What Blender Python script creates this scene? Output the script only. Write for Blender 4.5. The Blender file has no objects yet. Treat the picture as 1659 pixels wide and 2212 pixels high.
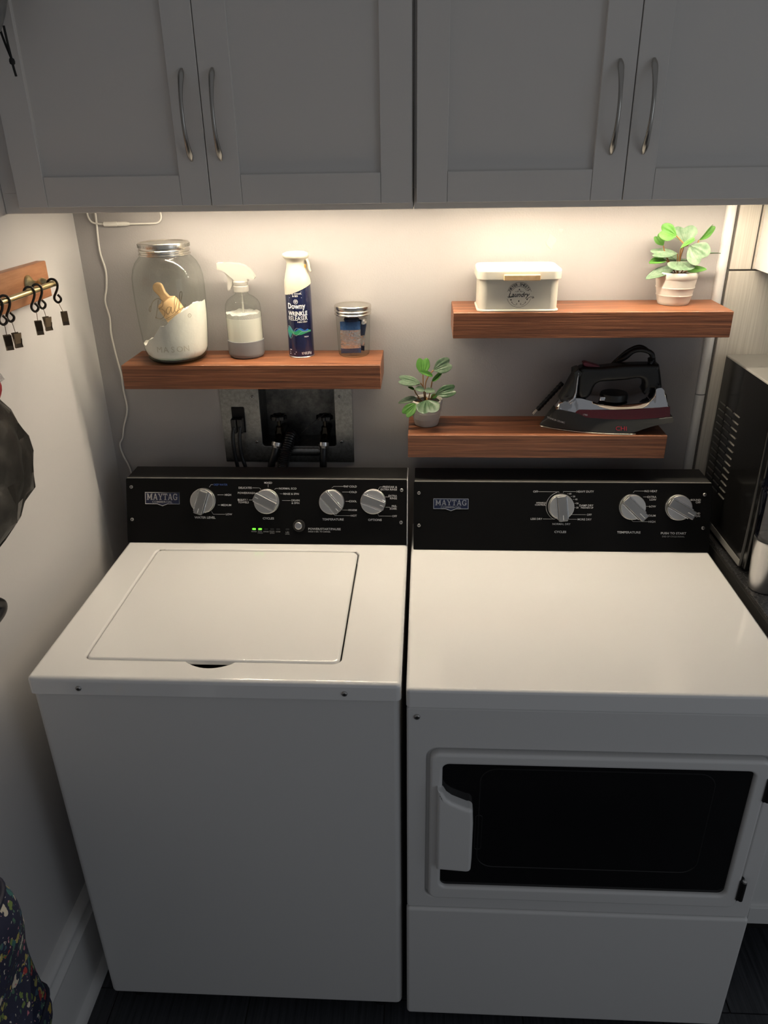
import bpy, bmesh, math, random
from mathutils import Vector, Matrix, noise
from mathutils.geometry import tessellate_polygon
random.seed(7)
scene = bpy.context.scene
col = scene.collection

# ------------------------------------------------------------------ camera
cam_d = bpy.data.cameras.new('camera')
cam = bpy.data.objects.new('camera', cam_d)
col.objects.link(cam)
scene.camera = cam
cam_d.sensor_fit = 'VERTICAL'
cam_d.sensor_height = 36.0
cam_d.lens = 1636.36 / 2212 * 36.0
cam_d.clip_start = 0.05
_R = Vector((0.99867093, 0.04941928, -0.01463252))
_U = Vector((-0.00801471, 0.4293599, 0.90309791))
_F = Vector((-0.05091306, 0.90178036, -0.42918533))
cam.matrix_world = Matrix(((_R.x, _U.x, -_F.x, 0.02944), (_R.y, _U.y, -_F.y, -1.71771),
                           (_R.z, _U.z, -_F.z, 1.72584), (0, 0, 0, 1)))

# ------------------------------------------------------------------ world, exposure
wd = bpy.data.worlds.new('room_daylight')
scene.world = wd
wd.use_nodes = True
wd.node_tree.nodes['Background'].inputs[0].default_value = (0.93, 0.955, 1.0, 1)
wd.node_tree.nodes['Background'].inputs[1].default_value = 0.165
LED_COLOR = (1.0, 0.86, 0.66)
LED_POWER = 1580.0
wl = bpy.data.lights.new('window_daylight', 'AREA')   # daylight from the room's window, off to the right
wl.shape = 'RECTANGLE'
wl.size, wl.size_y = 1.3, 1.3
wl.energy = 5.0
wl.color = (0.80, 0.90, 1.0)
wlo = bpy.data.objects.new('window_daylight', wl)
col.objects.link(wlo)
wlo.location = (2.6, -2.6, 1.5)
wlo.rotation_euler = (Vector((0.2, -0.6, 0.7)) - Vector((2.6, -2.6, 1.5))).to_track_quat('-Z', 'Y').to_euler()
vs_ = scene.view_settings
vs_.view_transform = 'Standard'
vs_.look = 'None'
vs_.exposure = 0.0
vs_.gamma = 1.0
vs_.use_curve_mapping = False
scene.cycles.max_bounces = 8

# ------------------------------------------------------------------ materials
def mat(name, c, rough=0.5, metal=0.0, spec=0.5, coat=0.0, bump=None, vary=None, alpha=None, sub=0.0, aniso=None):
    m = bpy.data.materials.new(name)
    m.use_nodes = True
    nt = m.node_tree
    b = nt.nodes['Principled BSDF']
    b.inputs['Base Color'].default_value = (c[0], c[1], c[2], 1)
    b.inputs['Roughness'].default_value = rough
    b.inputs['Metallic'].default_value = metal
    b.inputs['Specular IOR Level'].default_value = spec
    b.inputs['Coat Weight'].default_value = coat
    b.inputs['Coat Roughness'].default_value = 0.04
    if alpha is not None:
        b.inputs['Alpha'].default_value = alpha
    if sub:
        b.inputs['Subsurface Weight'].default_value = sub
        b.inputs['Subsurface Radius'].default_value = (0.01, 0.01, 0.008)
        b.inputs['Subsurface Scale'].default_value = 0.5
    tc = nt.nodes.new('ShaderNodeTexCoord')
    if bump:
        sc, st, dist = bump
        n = nt.nodes.new('ShaderNodeTexNoise')
        n.inputs['Scale'].default_value = sc
        n.inputs['Detail'].default_value = 3
        nt.links.new(tc.outputs['Object'], n.inputs['Vector'])
        bp = nt.nodes.new('ShaderNodeBump')
        bp.inputs['Strength'].default_value = st
        bp.inputs['Distance'].default_value = dist
        nt.links.new(n.outputs['Fac'], bp.inputs['Height'])
        nt.links.new(bp.outputs['Normal'], b.inputs['Normal'])
    if vary:
        sc3, c2 = vary
        mp = nt.nodes.new('ShaderNodeMapping')
        mp.inputs['Scale'].default_value = sc3
        n = nt.nodes.new('ShaderNodeTexNoise')
        n.inputs['Scale'].default_value = 1.0
        n.inputs['Detail'].default_value = 5
        n.inputs['Roughness'].default_value = 0.65
        rp = nt.nodes.new('ShaderNodeValToRGB')
        rp.color_ramp.elements[0].position = 0.32
        rp.color_ramp.elements[1].position = 0.68
        rp.color_ramp.elements[0].color = (c[0], c[1], c[2], 1)
        rp.color_ramp.elements[1].color = (c2[0], c2[1], c2[2], 1)
        nt.links.new(tc.outputs['Object'], mp.inputs['Vector'])
        nt.links.new(mp.outputs['Vector'], n.inputs['Vector'])
        nt.links.new(n.outputs['Fac'], rp.inputs['Fac'])
        nt.links.new(rp.outputs['Color'], b.inputs['Base Color'])
    return m

def wood(name, dark, mid, light, scale=(3.0, 40.0, 60.0), rough=0.42, bump=0.25):
    m = bpy.data.materials.new(name)
    m.use_nodes = True
    nt = m.node_tree
    N = nt.nodes
    b = N['Principled BSDF']
    b.inputs['Roughness'].default_value = rough
    tc = N.new('ShaderNodeTexCoord')
    mp = N.new('ShaderNodeMapping')
    mp.inputs['Scale'].default_value = scale
    n1 = N.new('ShaderNodeTexNoise')
    n1.inputs['Scale'].default_value = 1.0
    n1.inputs['Detail'].default_value = 8
    n1.inputs['Roughness'].default_value = 0.62
    n1.inputs['Distortion'].default_value = 0.9
    mp2 = N.new('ShaderNodeMapping')
    mp2.inputs['Scale'].default_value = tuple(s * 5 for s in scale)
    n2 = N.new('ShaderNodeTexNoise')
    n2.inputs['Scale'].default_value = 1.0
    n2.inputs['Detail'].default_value = 4
    rp = N.new('ShaderNodeValToRGB')
    e = rp.color_ramp.elements
    e[0].position = 0.3
    e[0].color = (*dark, 1)
    e[1].position = 0.72
    e[1].color = (*light, 1)
    k = e.new(0.5)
    k.color = (*mid, 1)
    mx = N.new('ShaderNodeMath')
    mx.operation = 'MULTIPLY_ADD'
    mx.inputs[1].default_value = 0.3
    L = nt.links
    L.new(tc.outputs['Object'], mp.inputs['Vector'])
    L.new(tc.outputs['Object'], mp2.inputs['Vector'])
    L.new(mp.outputs['Vector'], n1.inputs['Vector'])
    L.new(mp2.outputs['Vector'], n2.inputs['Vector'])
    sub = N.new('ShaderNodeMath')
    sub.operation = 'SUBTRACT'
    sub.inputs[1].default_value = 0.5
    L.new(n2.outputs['Fac'], sub.inputs[0])
    L.new(sub.outputs[0], mx.inputs[0])
    L.new(n1.outputs['Fac'], mx.inputs[2])
    L.new(mx.outputs[0], rp.inputs['Fac'])
    L.new(rp.outputs['Color'], b.inputs['Base Color'])
    bp = N.new('ShaderNodeBump')
    bp.inputs['Strength'].default_value = bump
    bp.inputs['Distance'].default_value = 0.002
    L.new(mx.outputs[0], bp.inputs['Height'])
    L.new(bp.outputs['Normal'], b.inputs['Normal'])
    return m

def glass(name, tint=(0.97, 0.985, 0.97), edge=(0.72, 0.80, 0.74), gloss=1.0):
    m = bpy.data.materials.new(name)
    m.use_nodes = True
    nt = m.node_tree
    N = nt.nodes
    N.remove(N['Principled BSDF'])
    out = N['Material Output']
    lw = N.new('ShaderNodeLayerWeight')
    lw.inputs['Blend'].default_value = 0.5
    rp = N.new('ShaderNodeMixRGB')
    rp.inputs[1].default_value = (*tint, 1)
    rp.inputs[2].default_value = (*edge, 1)
    pw = N.new('ShaderNodeMath')
    pw.operation = 'POWER'
    pw.inputs[1].default_value = 5.0
    tr = N.new('ShaderNodeBsdfTransparent')
    gl = N.new('ShaderNodeBsdfGlossy')
    gl.inputs['Roughness'].default_value = 0.03
    ml = N.new('ShaderNodeMath')
    ml.operation = 'MULTIPLY_ADD'
    ml.inputs[1].default_value = 0.45 * gloss
    ml.inputs[2].default_value = 0.04 * gloss
    mx = N.new('ShaderNodeMixShader')
    L = nt.links
    L.new(lw.outputs['Facing'], pw.inputs[0])
    L.new(pw.outputs[0], rp.inputs[0])
    L.new(rp.outputs[0], tr.inputs[0])
    L.new(pw.outputs[0], ml.inputs[0])
    L.new(ml.outputs[0], mx.inputs[0])
    L.new(tr.outputs[0], mx.inputs[1])
    L.new(gl.outputs[0], mx.inputs[2])
    L.new(mx.outputs[0], out.inputs['Surface'])
    return m

def emis(name, c, s):
    m = bpy.data.materials.new(name)
    m.use_nodes = True
    b = m.node_tree.nodes['Principled BSDF']
    b.inputs['Base Color'].default_value = (*c, 1)
    b.inputs['Emission Color'].default_value = (*c, 1)
    b.inputs['Emission Strength'].default_value = s
    return m

def floral(name):
    m = bpy.data.materials.new(name)
    m.use_nodes = True
    nt = m.node_tree
    N = nt.nodes
    L = nt.links
    b = N['Principled BSDF']
    b.inputs['Roughness'].default_value = 0.85
    tc = N.new('ShaderNodeTexCoord')
    nz = N.new('ShaderNodeTexNoise')
    nz.inputs['Scale'].default_value = 60
    nz.inputs['Detail'].default_value = 2
    add = N.new('ShaderNodeMixRGB')
    add.blend_type = 'ADD'
    add.inputs[0].default_value = 0.028
    L.new(tc.outputs['Object'], nz.inputs['Vector'])
    L.new(tc.outputs['Object'], add.inputs[1])
    L.new(nz.outputs['Color'], add.inputs[2])
    last = None
    base = (0.008, 0.011, 0.038)
    for sc, th, cols in ((62, 0.36, [(0.05, 0.12, 0.09), (0.30, 0.28, 0.08), (0.03, 0.08, 0.12), (0.12, 0.18, 0.05), (0.01, 0.015, 0.05)]),
                         (38, 0.30, [(0.42, 0.30, 0.05), (0.40, 0.13, 0.18), (0.03, 0.12, 0.12), (0.30, 0.03, 0.03), (0.45, 0.42, 0.36), (0.008, 0.011, 0.038)]),
                         (120, 0.2, [(0.45, 0.45, 0.42), (0.008, 0.011, 0.038), (0.4, 0.2, 0.25), (0.008, 0.011, 0.038)])):
        vo = N.new('ShaderNodeTexVoronoi')
        vo.inputs['Scale'].default_value = sc
        L.new(add.outputs[0], vo.inputs['Vector'])
        rp = N.new('ShaderNodeValToRGB')
        rp.color_ramp.interpolation = 'CONSTANT'
        e = rp.color_ramp.elements
        while len(e) < len(cols):
            e.new(0.5)
        for i, cc in enumerate(cols):
            e[i].position = i / len(cols)
            e[i].color = (*cc, 1)
        sp = N.new('ShaderNodeSeparateColor')
        L.new(vo.outputs['Color'], sp.inputs[0])
        L.new(sp.outputs[0], rp.inputs['Fac'])
        lt = N.new('ShaderNodeMath')
        lt.operation = 'LESS_THAN'
        lt.inputs[1].default_value = th
        L.new(vo.outputs['Distance'], lt.inputs[0])
        mx = N.new('ShaderNodeMixRGB')
        L.new(lt.outputs[0], mx.inputs[0])
        if last is None:
            mx.inputs[1].default_value = (*base, 1)
        else:
            L.new(last.outputs[0], mx.inputs[1])
        L.new(rp.outputs['Color'], mx.inputs[2])
        last = mx
    L.new(last.outputs[0], b.inputs['Base Color'])
    return m

M = {}
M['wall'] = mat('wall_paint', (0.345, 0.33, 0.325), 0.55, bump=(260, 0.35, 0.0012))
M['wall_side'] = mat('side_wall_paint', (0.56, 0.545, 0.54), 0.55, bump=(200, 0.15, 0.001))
M['trimw'] = mat('trim_white', (0.72, 0.71, 0.70), 0.4)
M['floor'] = mat('grout_dark', (0.02, 0.02, 0.022), 0.8)
M['ftile'] = mat('floor_tile', (0.014, 0.016, 0.020), 0.4, vary=((120, 4, 10), (0.055, 0.058, 0.066)), bump=None)
M['wtile'] = mat('striated_wall_tile', (0.46, 0.43, 0.38), 0.5, vary=((260, 30, 5), (0.60, 0.57, 0.51)))
M['grout'] = mat('wall_grout', (0.10, 0.092, 0.085), 0.9)
M['cab'] = mat('grey_cabinet_paint', (0.66, 0.632, 0.60), 0.5, bump=(500, 0.05, 0.0005))
M['cabw'] = mat('white_cabinet_paint', (0.68, 0.68, 0.67), 0.4)
M['nickel'] = mat('brushed_nickel', (0.42, 0.40, 0.37), 0.24, 1.0)
M['shelf'] = wood('mahogany_shelf', (0.07, 0.022, 0.010), (0.20, 0.072, 0.032), (0.34, 0.135, 0.062), (3.0, 60, 150), 0.42, 0.5)
M['board'] = wood('reddish_board', (0.26, 0.10, 0.045), (0.36, 0.155, 0.07), (0.46, 0.22, 0.11), (60, 5, 40), 0.45, 0.1)
M['ltwood'] = wood('pale_wood', (0.50, 0.32, 0.15), (0.62, 0.42, 0.22), (0.72, 0.52, 0.30), (14, 14, 14), 0.5, 0.05)
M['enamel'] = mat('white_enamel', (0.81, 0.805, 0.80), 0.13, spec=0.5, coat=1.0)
M['enamel_shaded'] = mat('white_enamel_shaded', (0.66, 0.655, 0.65), 0.35, spec=0.5, bump=(700, 0.12, 0.0004))  # the deck's white, colour darkened to stand in for shade on the fronts
M['black'] = mat('black_panel', (0.0025, 0.0025, 0.0028), 0.5, spec=0.12)
M['black_shell'] = mat('black_console_shell', (0.026, 0.0255, 0.025), 0.55, spec=0.25)
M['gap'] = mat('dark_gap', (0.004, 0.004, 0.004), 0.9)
M['steel'] = mat('satin_steel', (0.62, 0.61, 0.60), 0.28, 1.0)
M['knob'] = mat('knob_satin_face', (0.58, 0.575, 0.56), 0.34, 0.9)
M['grip'] = mat('knob_grip_metal', (0.30, 0.305, 0.31), 0.36, 0.85)
M['chrome'] = mat('chrome', (0.75, 0.75, 0.76), 0.08, 1.0)
M['screw'] = mat('screw_steel', (0.45, 0.44, 0.43), 0.3, 1.0)
M['ink'] = mat('white_print', (0.50, 0.51, 0.53), 0.6)
M['inkdim'] = mat('grey_print', (0.24, 0.245, 0.26), 0.6)
M['inkblue'] = mat('blue_print', (0.03, 0.07, 0.24), 0.6)
M['navy'] = mat('badge_navy', (0.006, 0.010, 0.035), 0.3)
M['led_on'] = emis('green_indicator', (0.12, 1.0, 0.03), 2.2)
M['led_off'] = mat('indicator_off', (0.012, 0.012, 0.012), 0.3)
M['dglass'] = mat('dark_door_glass', (0.004, 0.004, 0.005), 0.10, spec=0.5)
M['dglass2'] = mat('door_inner_rim', (0.012, 0.012, 0.013), 0.35)
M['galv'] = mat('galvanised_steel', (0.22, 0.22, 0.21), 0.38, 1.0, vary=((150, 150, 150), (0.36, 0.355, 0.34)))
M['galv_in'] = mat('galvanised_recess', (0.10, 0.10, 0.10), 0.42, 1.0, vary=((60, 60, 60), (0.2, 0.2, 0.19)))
M['rubber'] = mat('black_rubber', (0.008, 0.008, 0.009), 0.35)
M['brassv'] = mat('dull_brass_valve', (0.05, 0.043, 0.033), 0.4, 1.0)
M['cord'] = mat('white_cord', (0.72, 0.70, 0.65), 0.45)
M['tape'] = mat('led_tape', (0.7, 0.7, 0.68), 0.5)
M['led'] = emis('warm_led', LED_COLOR, LED_POWER)
M['glass'] = glass('clear_glass')
M['glass_thick'] = glass('green_edge_glass', (0.80, 0.88, 0.82), (0.30, 0.42, 0.34))
M['emboss'] = glass('embossed_glass', (0.80, 0.76, 0.69), (0.5, 0.47, 0.42), 2.4)
M['lid'] = mat('zinc_lid', (0.66, 0.64, 0.59), 0.25, 1.0)
M['lidglass'] = glass('lid_glass', (0.86, 0.85, 0.80), (0.6, 0.6, 0.55), 1.6)
M['powder'] = mat('white_powder', (0.70, 0.68, 0.63), 0.95, bump=(90, 0.25, 0.003))
M['milky'] = mat('milky_liquid', (0.62, 0.61, 0.55), 0.3, spec=0.3)
M['foam'] = mat('soap_foam', (0.62, 0.61, 0.57), 0.6, bump=(500, 0.9, 0.003), alpha=0.75)
M['sleeve'] = mat('grey_silicone', (0.17, 0.175, 0.185), 0.6)
M['frost'] = mat('frosted_white_plastic', (0.52, 0.50, 0.45), 0.3, alpha=0.62)
M['capw'] = mat('cream_white_plastic', (0.52, 0.485, 0.40), 0.35)
M['cannavy'] = mat('can_navy', (0.008, 0.011, 0.045), 0.22, spec=0.6, coat=0.3)
M['printw'] = mat('label_white', (0.78, 0.78, 0.78), 0.5)
M['green1'] = mat('label_green', (0.03, 0.30, 0.14), 0.4)
M['blue1'] = mat('label_blue', (0.02, 0.12, 0.42), 0.4)
M['teal1'] = mat('label_teal', (0.03, 0.22, 0.24), 0.4)
M['paleline'] = mat('label_pale_line', (0.45, 0.50, 0.45), 0.5)
M['orange'] = mat('orange_tab', (0.65, 0.30, 0.03), 0.5)
M['foil'] = mat('crinkled_foil', (0.62, 0.61, 0.60), 0.25, 0.9, bump=(200, 0.8, 0.004))
M['foilblue'] = mat('blue_wrapper', (0.03, 0.09, 0.24), 0.3, 0.2, bump=(200, 0.6, 0.003))
M['foildark'] = mat('dark_blue_wrapper', (0.012, 0.022, 0.06), 0.3, 0.2)
M['cream'] = mat('cream_enamel', (0.60, 0.57, 0.49), 0.38)
M['printk'] = mat('black_print', (0.012, 0.012, 0.014), 0.5)
M['pot'] = mat('white_ceramic_pot', (0.56, 0.53, 0.48), 0.45)
M['soil'] = mat('dark_soil', (0.015, 0.012, 0.010), 0.95, bump=(150, 1.0, 0.006))
M['stem'] = mat('brown_stem', (0.25, 0.12, 0.035), 0.6)
M['leafg'] = mat('bright_leaf', (0.05, 0.155, 0.025), 0.5, spec=0.3, vary=((60, 60, 60), (0.09, 0.235, 0.04)))
M['leafs'] = mat('silvery_leaf', (0.06, 0.12, 0.06), 0.5, spec=0.3, vary=((90, 90, 90), (0.17, 0.23, 0.155)))
M['leafd'] = mat('dark_leaf', (0.025, 0.075, 0.028), 0.35, vary=((70, 70, 70), (0.10, 0.17, 0.09)))
M['iron_dark'] = mat('iron_charcoal', (0.020, 0.020, 0.019), 0.45)
M['iron_black'] = mat('iron_black', (0.007, 0.007, 0.007), 0.4)
M['iron_red'] = mat('iron_red_tank', (0.10, 0.004, 0.010), 0.12, coat=0.5)
M['iron_trig'] = mat('iron_red_button', (0.13, 0.012, 0.025), 0.4)
M['sole'] = mat('iron_soleplate', (0.55, 0.50, 0.42), 0.3, 1.0)
M['redink'] = mat('red_print', (0.30, 0.010, 0.025), 0.5)
M['brass'] = mat('antique_brass', (0.62, 0.50, 0.27), 0.32, 1.0)
M['bronze'] = mat('dark_bronze', (0.035, 0.028, 0.022), 0.35, 0.7)
M['bronze2'] = mat('bronze_clip', (0.16, 0.12, 0.08), 0.3, 1.0)
M['nylon'] = mat('black_nylon', (0.014, 0.013, 0.011), 0.42, spec=0.55, bump=(30, 0.3, 0.01))
M['redfab'] = mat('red_fabric', (0.28, 0.012, 0.02), 0.7)
M['plastic_bag'] = mat('clear_plastic', (0.45, 0.45, 0.45), 0.15, alpha=0.45, bump=(60, 0.8, 0.01))
M['greybag'] = mat('grey_mesh_bag', (0.20, 0.20, 0.195), 0.5, bump=(40, 0.8, 0.012), alpha=0.9)
M['blackcord'] = mat('black_drawstring', (0.004, 0.004, 0.004), 0.7)
M['mw'] = mat('microwave_black', (0.006, 0.006, 0.006), 0.16, spec=0.5)
M['mwtop'] = mat('microwave_grey_top', (0.20, 0.195, 0.185), 0.5)
M['mwslot'] = mat('vent_rib', (0.10, 0.095, 0.088), 0.35)
M['granite'] = mat('dark_granite', (0.006, 0.006, 0.007), 0.18, vary=((220, 220, 220), (0.05, 0.05, 0.052)))
M['ridge'] = mat('counter_edge_metal', (0.10, 0.095, 0.09), 0.3, 0.8)
M['acryl'] = glass('clear_acrylic', (0.62, 0.64, 0.72), (0.3, 0.32, 0.4), 1.8)
M['floral'] = floral('floral_fabric')
M['navyfab'] = mat('navy_binding', (0.008, 0.010, 0.03), 0.6)
M['spackle'] = mat('spackle', (0.47, 0.43, 0.35), 0.8)

# ------------------------------------------------------------------ mesh helpers
def rrect(x0, x1, y0, y1, r, n=6):
    pts = []
    for cx, cy, a0 in ((x1 - r, y0 + r, -90), (x1 - r, y1 - r, 0), (x0 + r, y1 - r, 90), (x0 + r, y0 + r, 180)):
        for i in range(n + 1):
            a = math.radians(a0 + 90 * i / n)
            pts.append((cx + r * math.cos(a), cy + r * math.sin(a)))
    return pts

def area(p):
    return 0.5 * sum(p[i][0] * p[(i + 1) % len(p)][1] - p[(i + 1) % len(p)][0] * p[i][1] for i in range(len(p)))

def offset(p, d):
    """move a closed outline inward by d (outline counter-clockwise)"""
    n = len(p)
    out = []
    for i in range(n):
        a, b, c = Vector(p[i - 1]), Vector(p[i]), Vector(p[(i + 1) % n])
        e1 = (b - a)
        e2 = (c - b)
        if e1.length < 1e-9: e1 = e2
        if e2.length < 1e-9: e2 = e1
        n1 = Vector((-e1.y, e1.x)).normalized()
        n2 = Vector((-e2.y, e2.x)).normalized()
        m = n1 + n2
        if m.length < 1e-6: m = n1
        m.normalize()
        k = d / max(0.5, m.dot(n1))
        out.append((b.x + m.x * k, b.y + m.y * k))
    return out

def XY(u, v, w): return (u, v, w)
def XZ(u, v, w): return (u, -w, v)          # w grows towards the camera (-y)

_glyph = {}
def glyphs(body, bold=0.0, shear=0.0):
    key = (body, bold, shear)
    if key in _glyph: return _glyph[key]
    cu = bpy.data.curves.new('t', 'FONT')
    cu.body = body
    cu.size = 1.0
    cu.resolution_u = 2
    cu.offset = bold
    cu.shear = shear
    ob = bpy.data.objects.new('t', cu)
    col.objects.link(ob)
    dg = bpy.context.evaluated_depsgraph_get()
    me = bpy.data.meshes.new_from_object(ob.evaluated_get(dg))
    vs = [(v.co.x, v.co.y) for v in me.vertices]
    fs = [tuple(p.vertices) for p in me.polygons]
    col.objects.unlink(ob)
    bpy.data.objects.remove(ob)
    bpy.data.curves.remove(cu)
    bpy.data.meshes.remove(me)
    _glyph[key] = (vs, fs)
    return _glyph[key]
CAP = None
def capheight():
    global CAP
    if CAP is None:
        vs, _ = glyphs('H')
        CAP = max(v[1] for v in vs) - min(v[1] for v in vs)
    return CAP

class MB:
    def __init__(s):
        s.v, s.f, s.m, s.mi = [], [], [], 0
    def add(s, vs, fs):
        o = len(s.v)
        s.v += [tuple(p) for p in vs]
        s.f += [tuple(i + o for i in f) for f in fs]
        s.m += [s.mi] * len(fs)
        return s
    def box(s, x0, x1, y0, y1, z0, z1, T=None):
        vs = [(x, y, z) for z in (z0, z1) for y in (y0, y1) for x in (x0, x1)]
        if T: vs = [T @ Vector(v) for v in vs]
        return s.add(vs, [(0, 2, 3, 1), (4, 5, 7, 6), (0, 1, 5, 4), (2, 6, 7, 3), (0, 4, 6, 2), (1, 3, 7, 5)])
    def rings(s, rs, cap0=True, cap1=True, closed=True):
        n = len(rs[0])
        vs = [p for r in rs for p in r]
        fs = []
        for k in range(len(rs) - 1):
            for i in range(n if closed else n - 1):
                j = (i + 1) % n
                fs.append((k * n + i, k * n + j, (k + 1) * n + j, (k + 1) * n + i))
        for on, o in ((cap0, 0), (cap1, (len(rs) - 1) * n)):
            if not on: continue
            if n <= 4: fs.append(tuple(o + i for i in range(n)))
            else:
                tri = tessellate_polygon([[Vector(p) for p in vs[o:o + n]]])
                fs += [tuple(o + i for i in f) for f in tri]
        return s.add(vs, fs)
    def tube(s, path, r, n=8, cap=True, loop=False, flat=None):
        P = [Vector(p) for p in path]
        rs = r if isinstance(r, (list, tuple)) else [r] * len(P)
        rings = []
        up = None
        for i, p in enumerate(P):
            a = P[i - 1] if (i > 0 or loop) else P[i]
            b = P[(i + 1) % len(P)] if (i < len(P) - 1 or loop) else P[i]
            t = (b - a)
            t = t.normalized() if t.length > 1e-9 else Vector((0, 0, 1))
            if up is None:
                up = flat if flat is not None else (Vector((0, 0, 1)) if abs(t.z) < 0.9 else Vector((1, 0, 0)))
                up = Vector(up)
            x = up - t * up.dot(t)
            if x.length < 1e-6: x = t.orthogonal()
            x.normalize()
            up = x if flat is None else up
            y = t.cross(x)
            rr = rs[i]
            ra, rb = rr if isinstance(rr, tuple) else (rr, rr)
            rings.append([p + x * (ra * math.cos(2 * math.pi * k / n)) + y * (rb * math.sin(2 * math.pi * k / n)) for k in range(n)])
        if loop: rings.append(rings[0])
        return s.rings(rings, cap and not loop, cap and not loop)
    def lathe(s, prof, c=(0, 0, 0), n=32, cap0=True, cap1=True, T=None):
        rs = []
        for r, z in prof:
            ring = [Vector((r * math.cos(2 * math.pi * k / n), r * math.sin(2 * math.pi * k / n), z)) for k in range(n)]
            if T: ring = [T @ p for p in ring]
            rs.append([p + Vector(c) for p in ring])
        return s.rings(rs, cap0, cap1)
    def slab(s, outl, w0, w1, r1=0.0, r0=0.0, fn=XY, n=4, cap0=True, cap1=True):
        """outline extruded from w0 to w1 with rounded edges at both ends"""
        if area(outl) < 0: outl = outl[::-1]
        lv = []
        if r0 > 0:
            for i in range(n + 1):
                a = math.pi / 2 * i / n
                lv.append((r0 * (1 - math.sin(a)), w0 + r0 * (1 - math.cos(a))))
        else: lv.append((0, w0))
        if r1 > 0:
            for i in range(n + 1):
                a = math.pi / 2 * i / n
                lv.append((r1 * (1 - math.cos(a)), w1 - r1 * (1 - math.sin(a))))
        else: lv.append((0, w1))
        rs = [[fn(u, v, w) for u, v in offset(outl, d)] for d, w in lv]
        return s.rings(rs, cap0, cap1)
    def frame(s, outl, hole, w0, w1, r_out=0.0, r_in=0.0, fn=XY, n=4, win=None):
        """plate from w0 to w1 with an opening"""
        if area(outl) < 0: outl = outl[::-1]
        if area(hole) < 0: hole = hole[::-1]
        win = w0 if win is None else win
        lo = [(0, w0)] + ([(r_out * (1 - math.cos(math.pi / 2 * i / n)), w1 - r_out * (1 - math.sin(math.pi / 2 * i / n))) for i in range(n + 1)] if r_out else [(0, w1)])
        li = [(0, win)] + ([(-r_in * (1 - math.cos(math.pi / 2 * i / n)), w1 - r_in * (1 - math.sin(math.pi / 2 * i / n))) for i in range(n + 1)] if r_in else [(0, w1)])
        ro = [offset(outl, d) for d, w in lo]
        ri = [offset(hole, d) for d, w in li]
        s.rings([[fn(u, v, lo[k][1]) for u, v in ro[k]] for k in range(len(lo))], False, False)
        s.rings([[fn(u, v, li[k][1]) for u, v in ri[k]] for k in range(len(li))], False, False)
        a, b = ro[-1], ri[-1]
        tri = tessellate_polygon([[Vector((u, v, 0)) for u, v in a], [Vector((u, v, 0)) for u, v in b]])
        s.add([fn(u, v, w1) for u, v in a] + [fn(u, v, w1) for u, v in b], tri)
        a, b = ro[0], ri[0]
        s.add([fn(u, v, w0) for u, v in a] + [fn(u, v, w0) for u, v in b], tri if win == w0 else [])
        return s
    def text(s, body, u, v, h, fn, width=None, align='c', bold=0.0, w=0.0004, shear=0.0, rot=0.0):
        vs, fs = glyphs(body, bold, shear)
        if not vs: return s
        k = h / capheight()
        x0 = min(p[0] for p in vs)
        x1 = max(p[0] for p in vs)
        kx = k if width is None else width / (x1 - x0)
        ox = {'c': (x0 + x1) / 2, 'l': x0, 'r': x1}[align]
        ca, sa = math.cos(rot), math.sin(rot)
        out = []
        for x, y in vs:
            a, b = (x - ox) * kx, y * k
            out.append(fn(u + a * ca - b * sa, v + a * sa + b * ca, w))
        return s.add(out, fs)
    def line(s, pts, wd, fn, w=0.0004):
        """flat printed stroke"""
        L_, R_ = [], []
        for i, p in enumerate(pts):
            a = Vector(pts[max(0, i - 1)])
            b = Vector(pts[min(len(pts) - 1, i + 1)])
            d = (b - a)
            d = d.normalized() if d.length else Vector((1, 0))
            nn = Vector((-d.y, d.x)) * wd / 2
            L_.append(fn(p[0] + nn.x, p[1] + nn.y, w))
            R_.append(fn(p[0] - nn.x, p[1] - nn.y, w))
        n = len(pts)
        return s.add(L_ + R_, [(i, i + 1, n + i + 1, n + i) for i in range(n - 1)])
    def build(s, name, mats, parent=None, bevel=0.0, seg=2, smooth=True, ang=35, origin=None):
        return make(name, s.v, s.f, mats, parent, bevel, seg, smooth, ang, s.m, origin)

WL = {}
def make(name, vs, fs, mats, parent=None, bevel=0.0, seg=2, smooth=True, ang=35, mi=None, origin=None):
    if not isinstance(mats, (list, tuple)): mats = [mats]
    lo = [min(v[i] for v in vs) for i in range(3)]
    hi = [max(v[i] for v in vs) for i in range(3)]
    o = Vector(origin) if origin is not None else Vector(((lo[0] + hi[0]) / 2, (lo[1] + hi[1]) / 2, (lo[2] + hi[2]) / 2))
    me = bpy.data.meshes.new(name)
    me.from_pydata([(v[0] - o.x, v[1] - o.y, v[2] - o.z) for v in vs], [], fs)
    for m_ in mats: me.materials.append(m_)
    if mi and len(mats) > 1:
        me.polygons.foreach_set('material_index', mi)
    bm = bmesh.new()
    bm.from_mesh(me)
    bmesh.ops.remove_doubles(bm, verts=bm.verts, dist=1e-6)
    bmesh.ops.recalc_face_normals(bm, faces=bm.faces)
    bm.to_mesh(me)
    bm.free()
    if smooth:
        me.polygons.foreach_set('use_smooth', [True] * len(me.polygons))
        me.set_sharp_from_angle(angle=math.radians(ang))
    ob = bpy.data.objects.new(name, me)
    col.objects.link(ob)
    place(ob, o, parent)
    if bevel:
        b = ob.modifiers.new('bevel', 'BEVEL')
        b.width = bevel
        b.segments = seg
        b.limit_method = 'ANGLE'
        b.angle_limit = math.radians(40)
        b.harden_normals = False
    if smooth:
        wn = ob.modifiers.new('weighted_normal', 'WEIGHTED_NORMAL')
        wn.keep_sharp = True
        wn.weight = 80
    return ob

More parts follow.
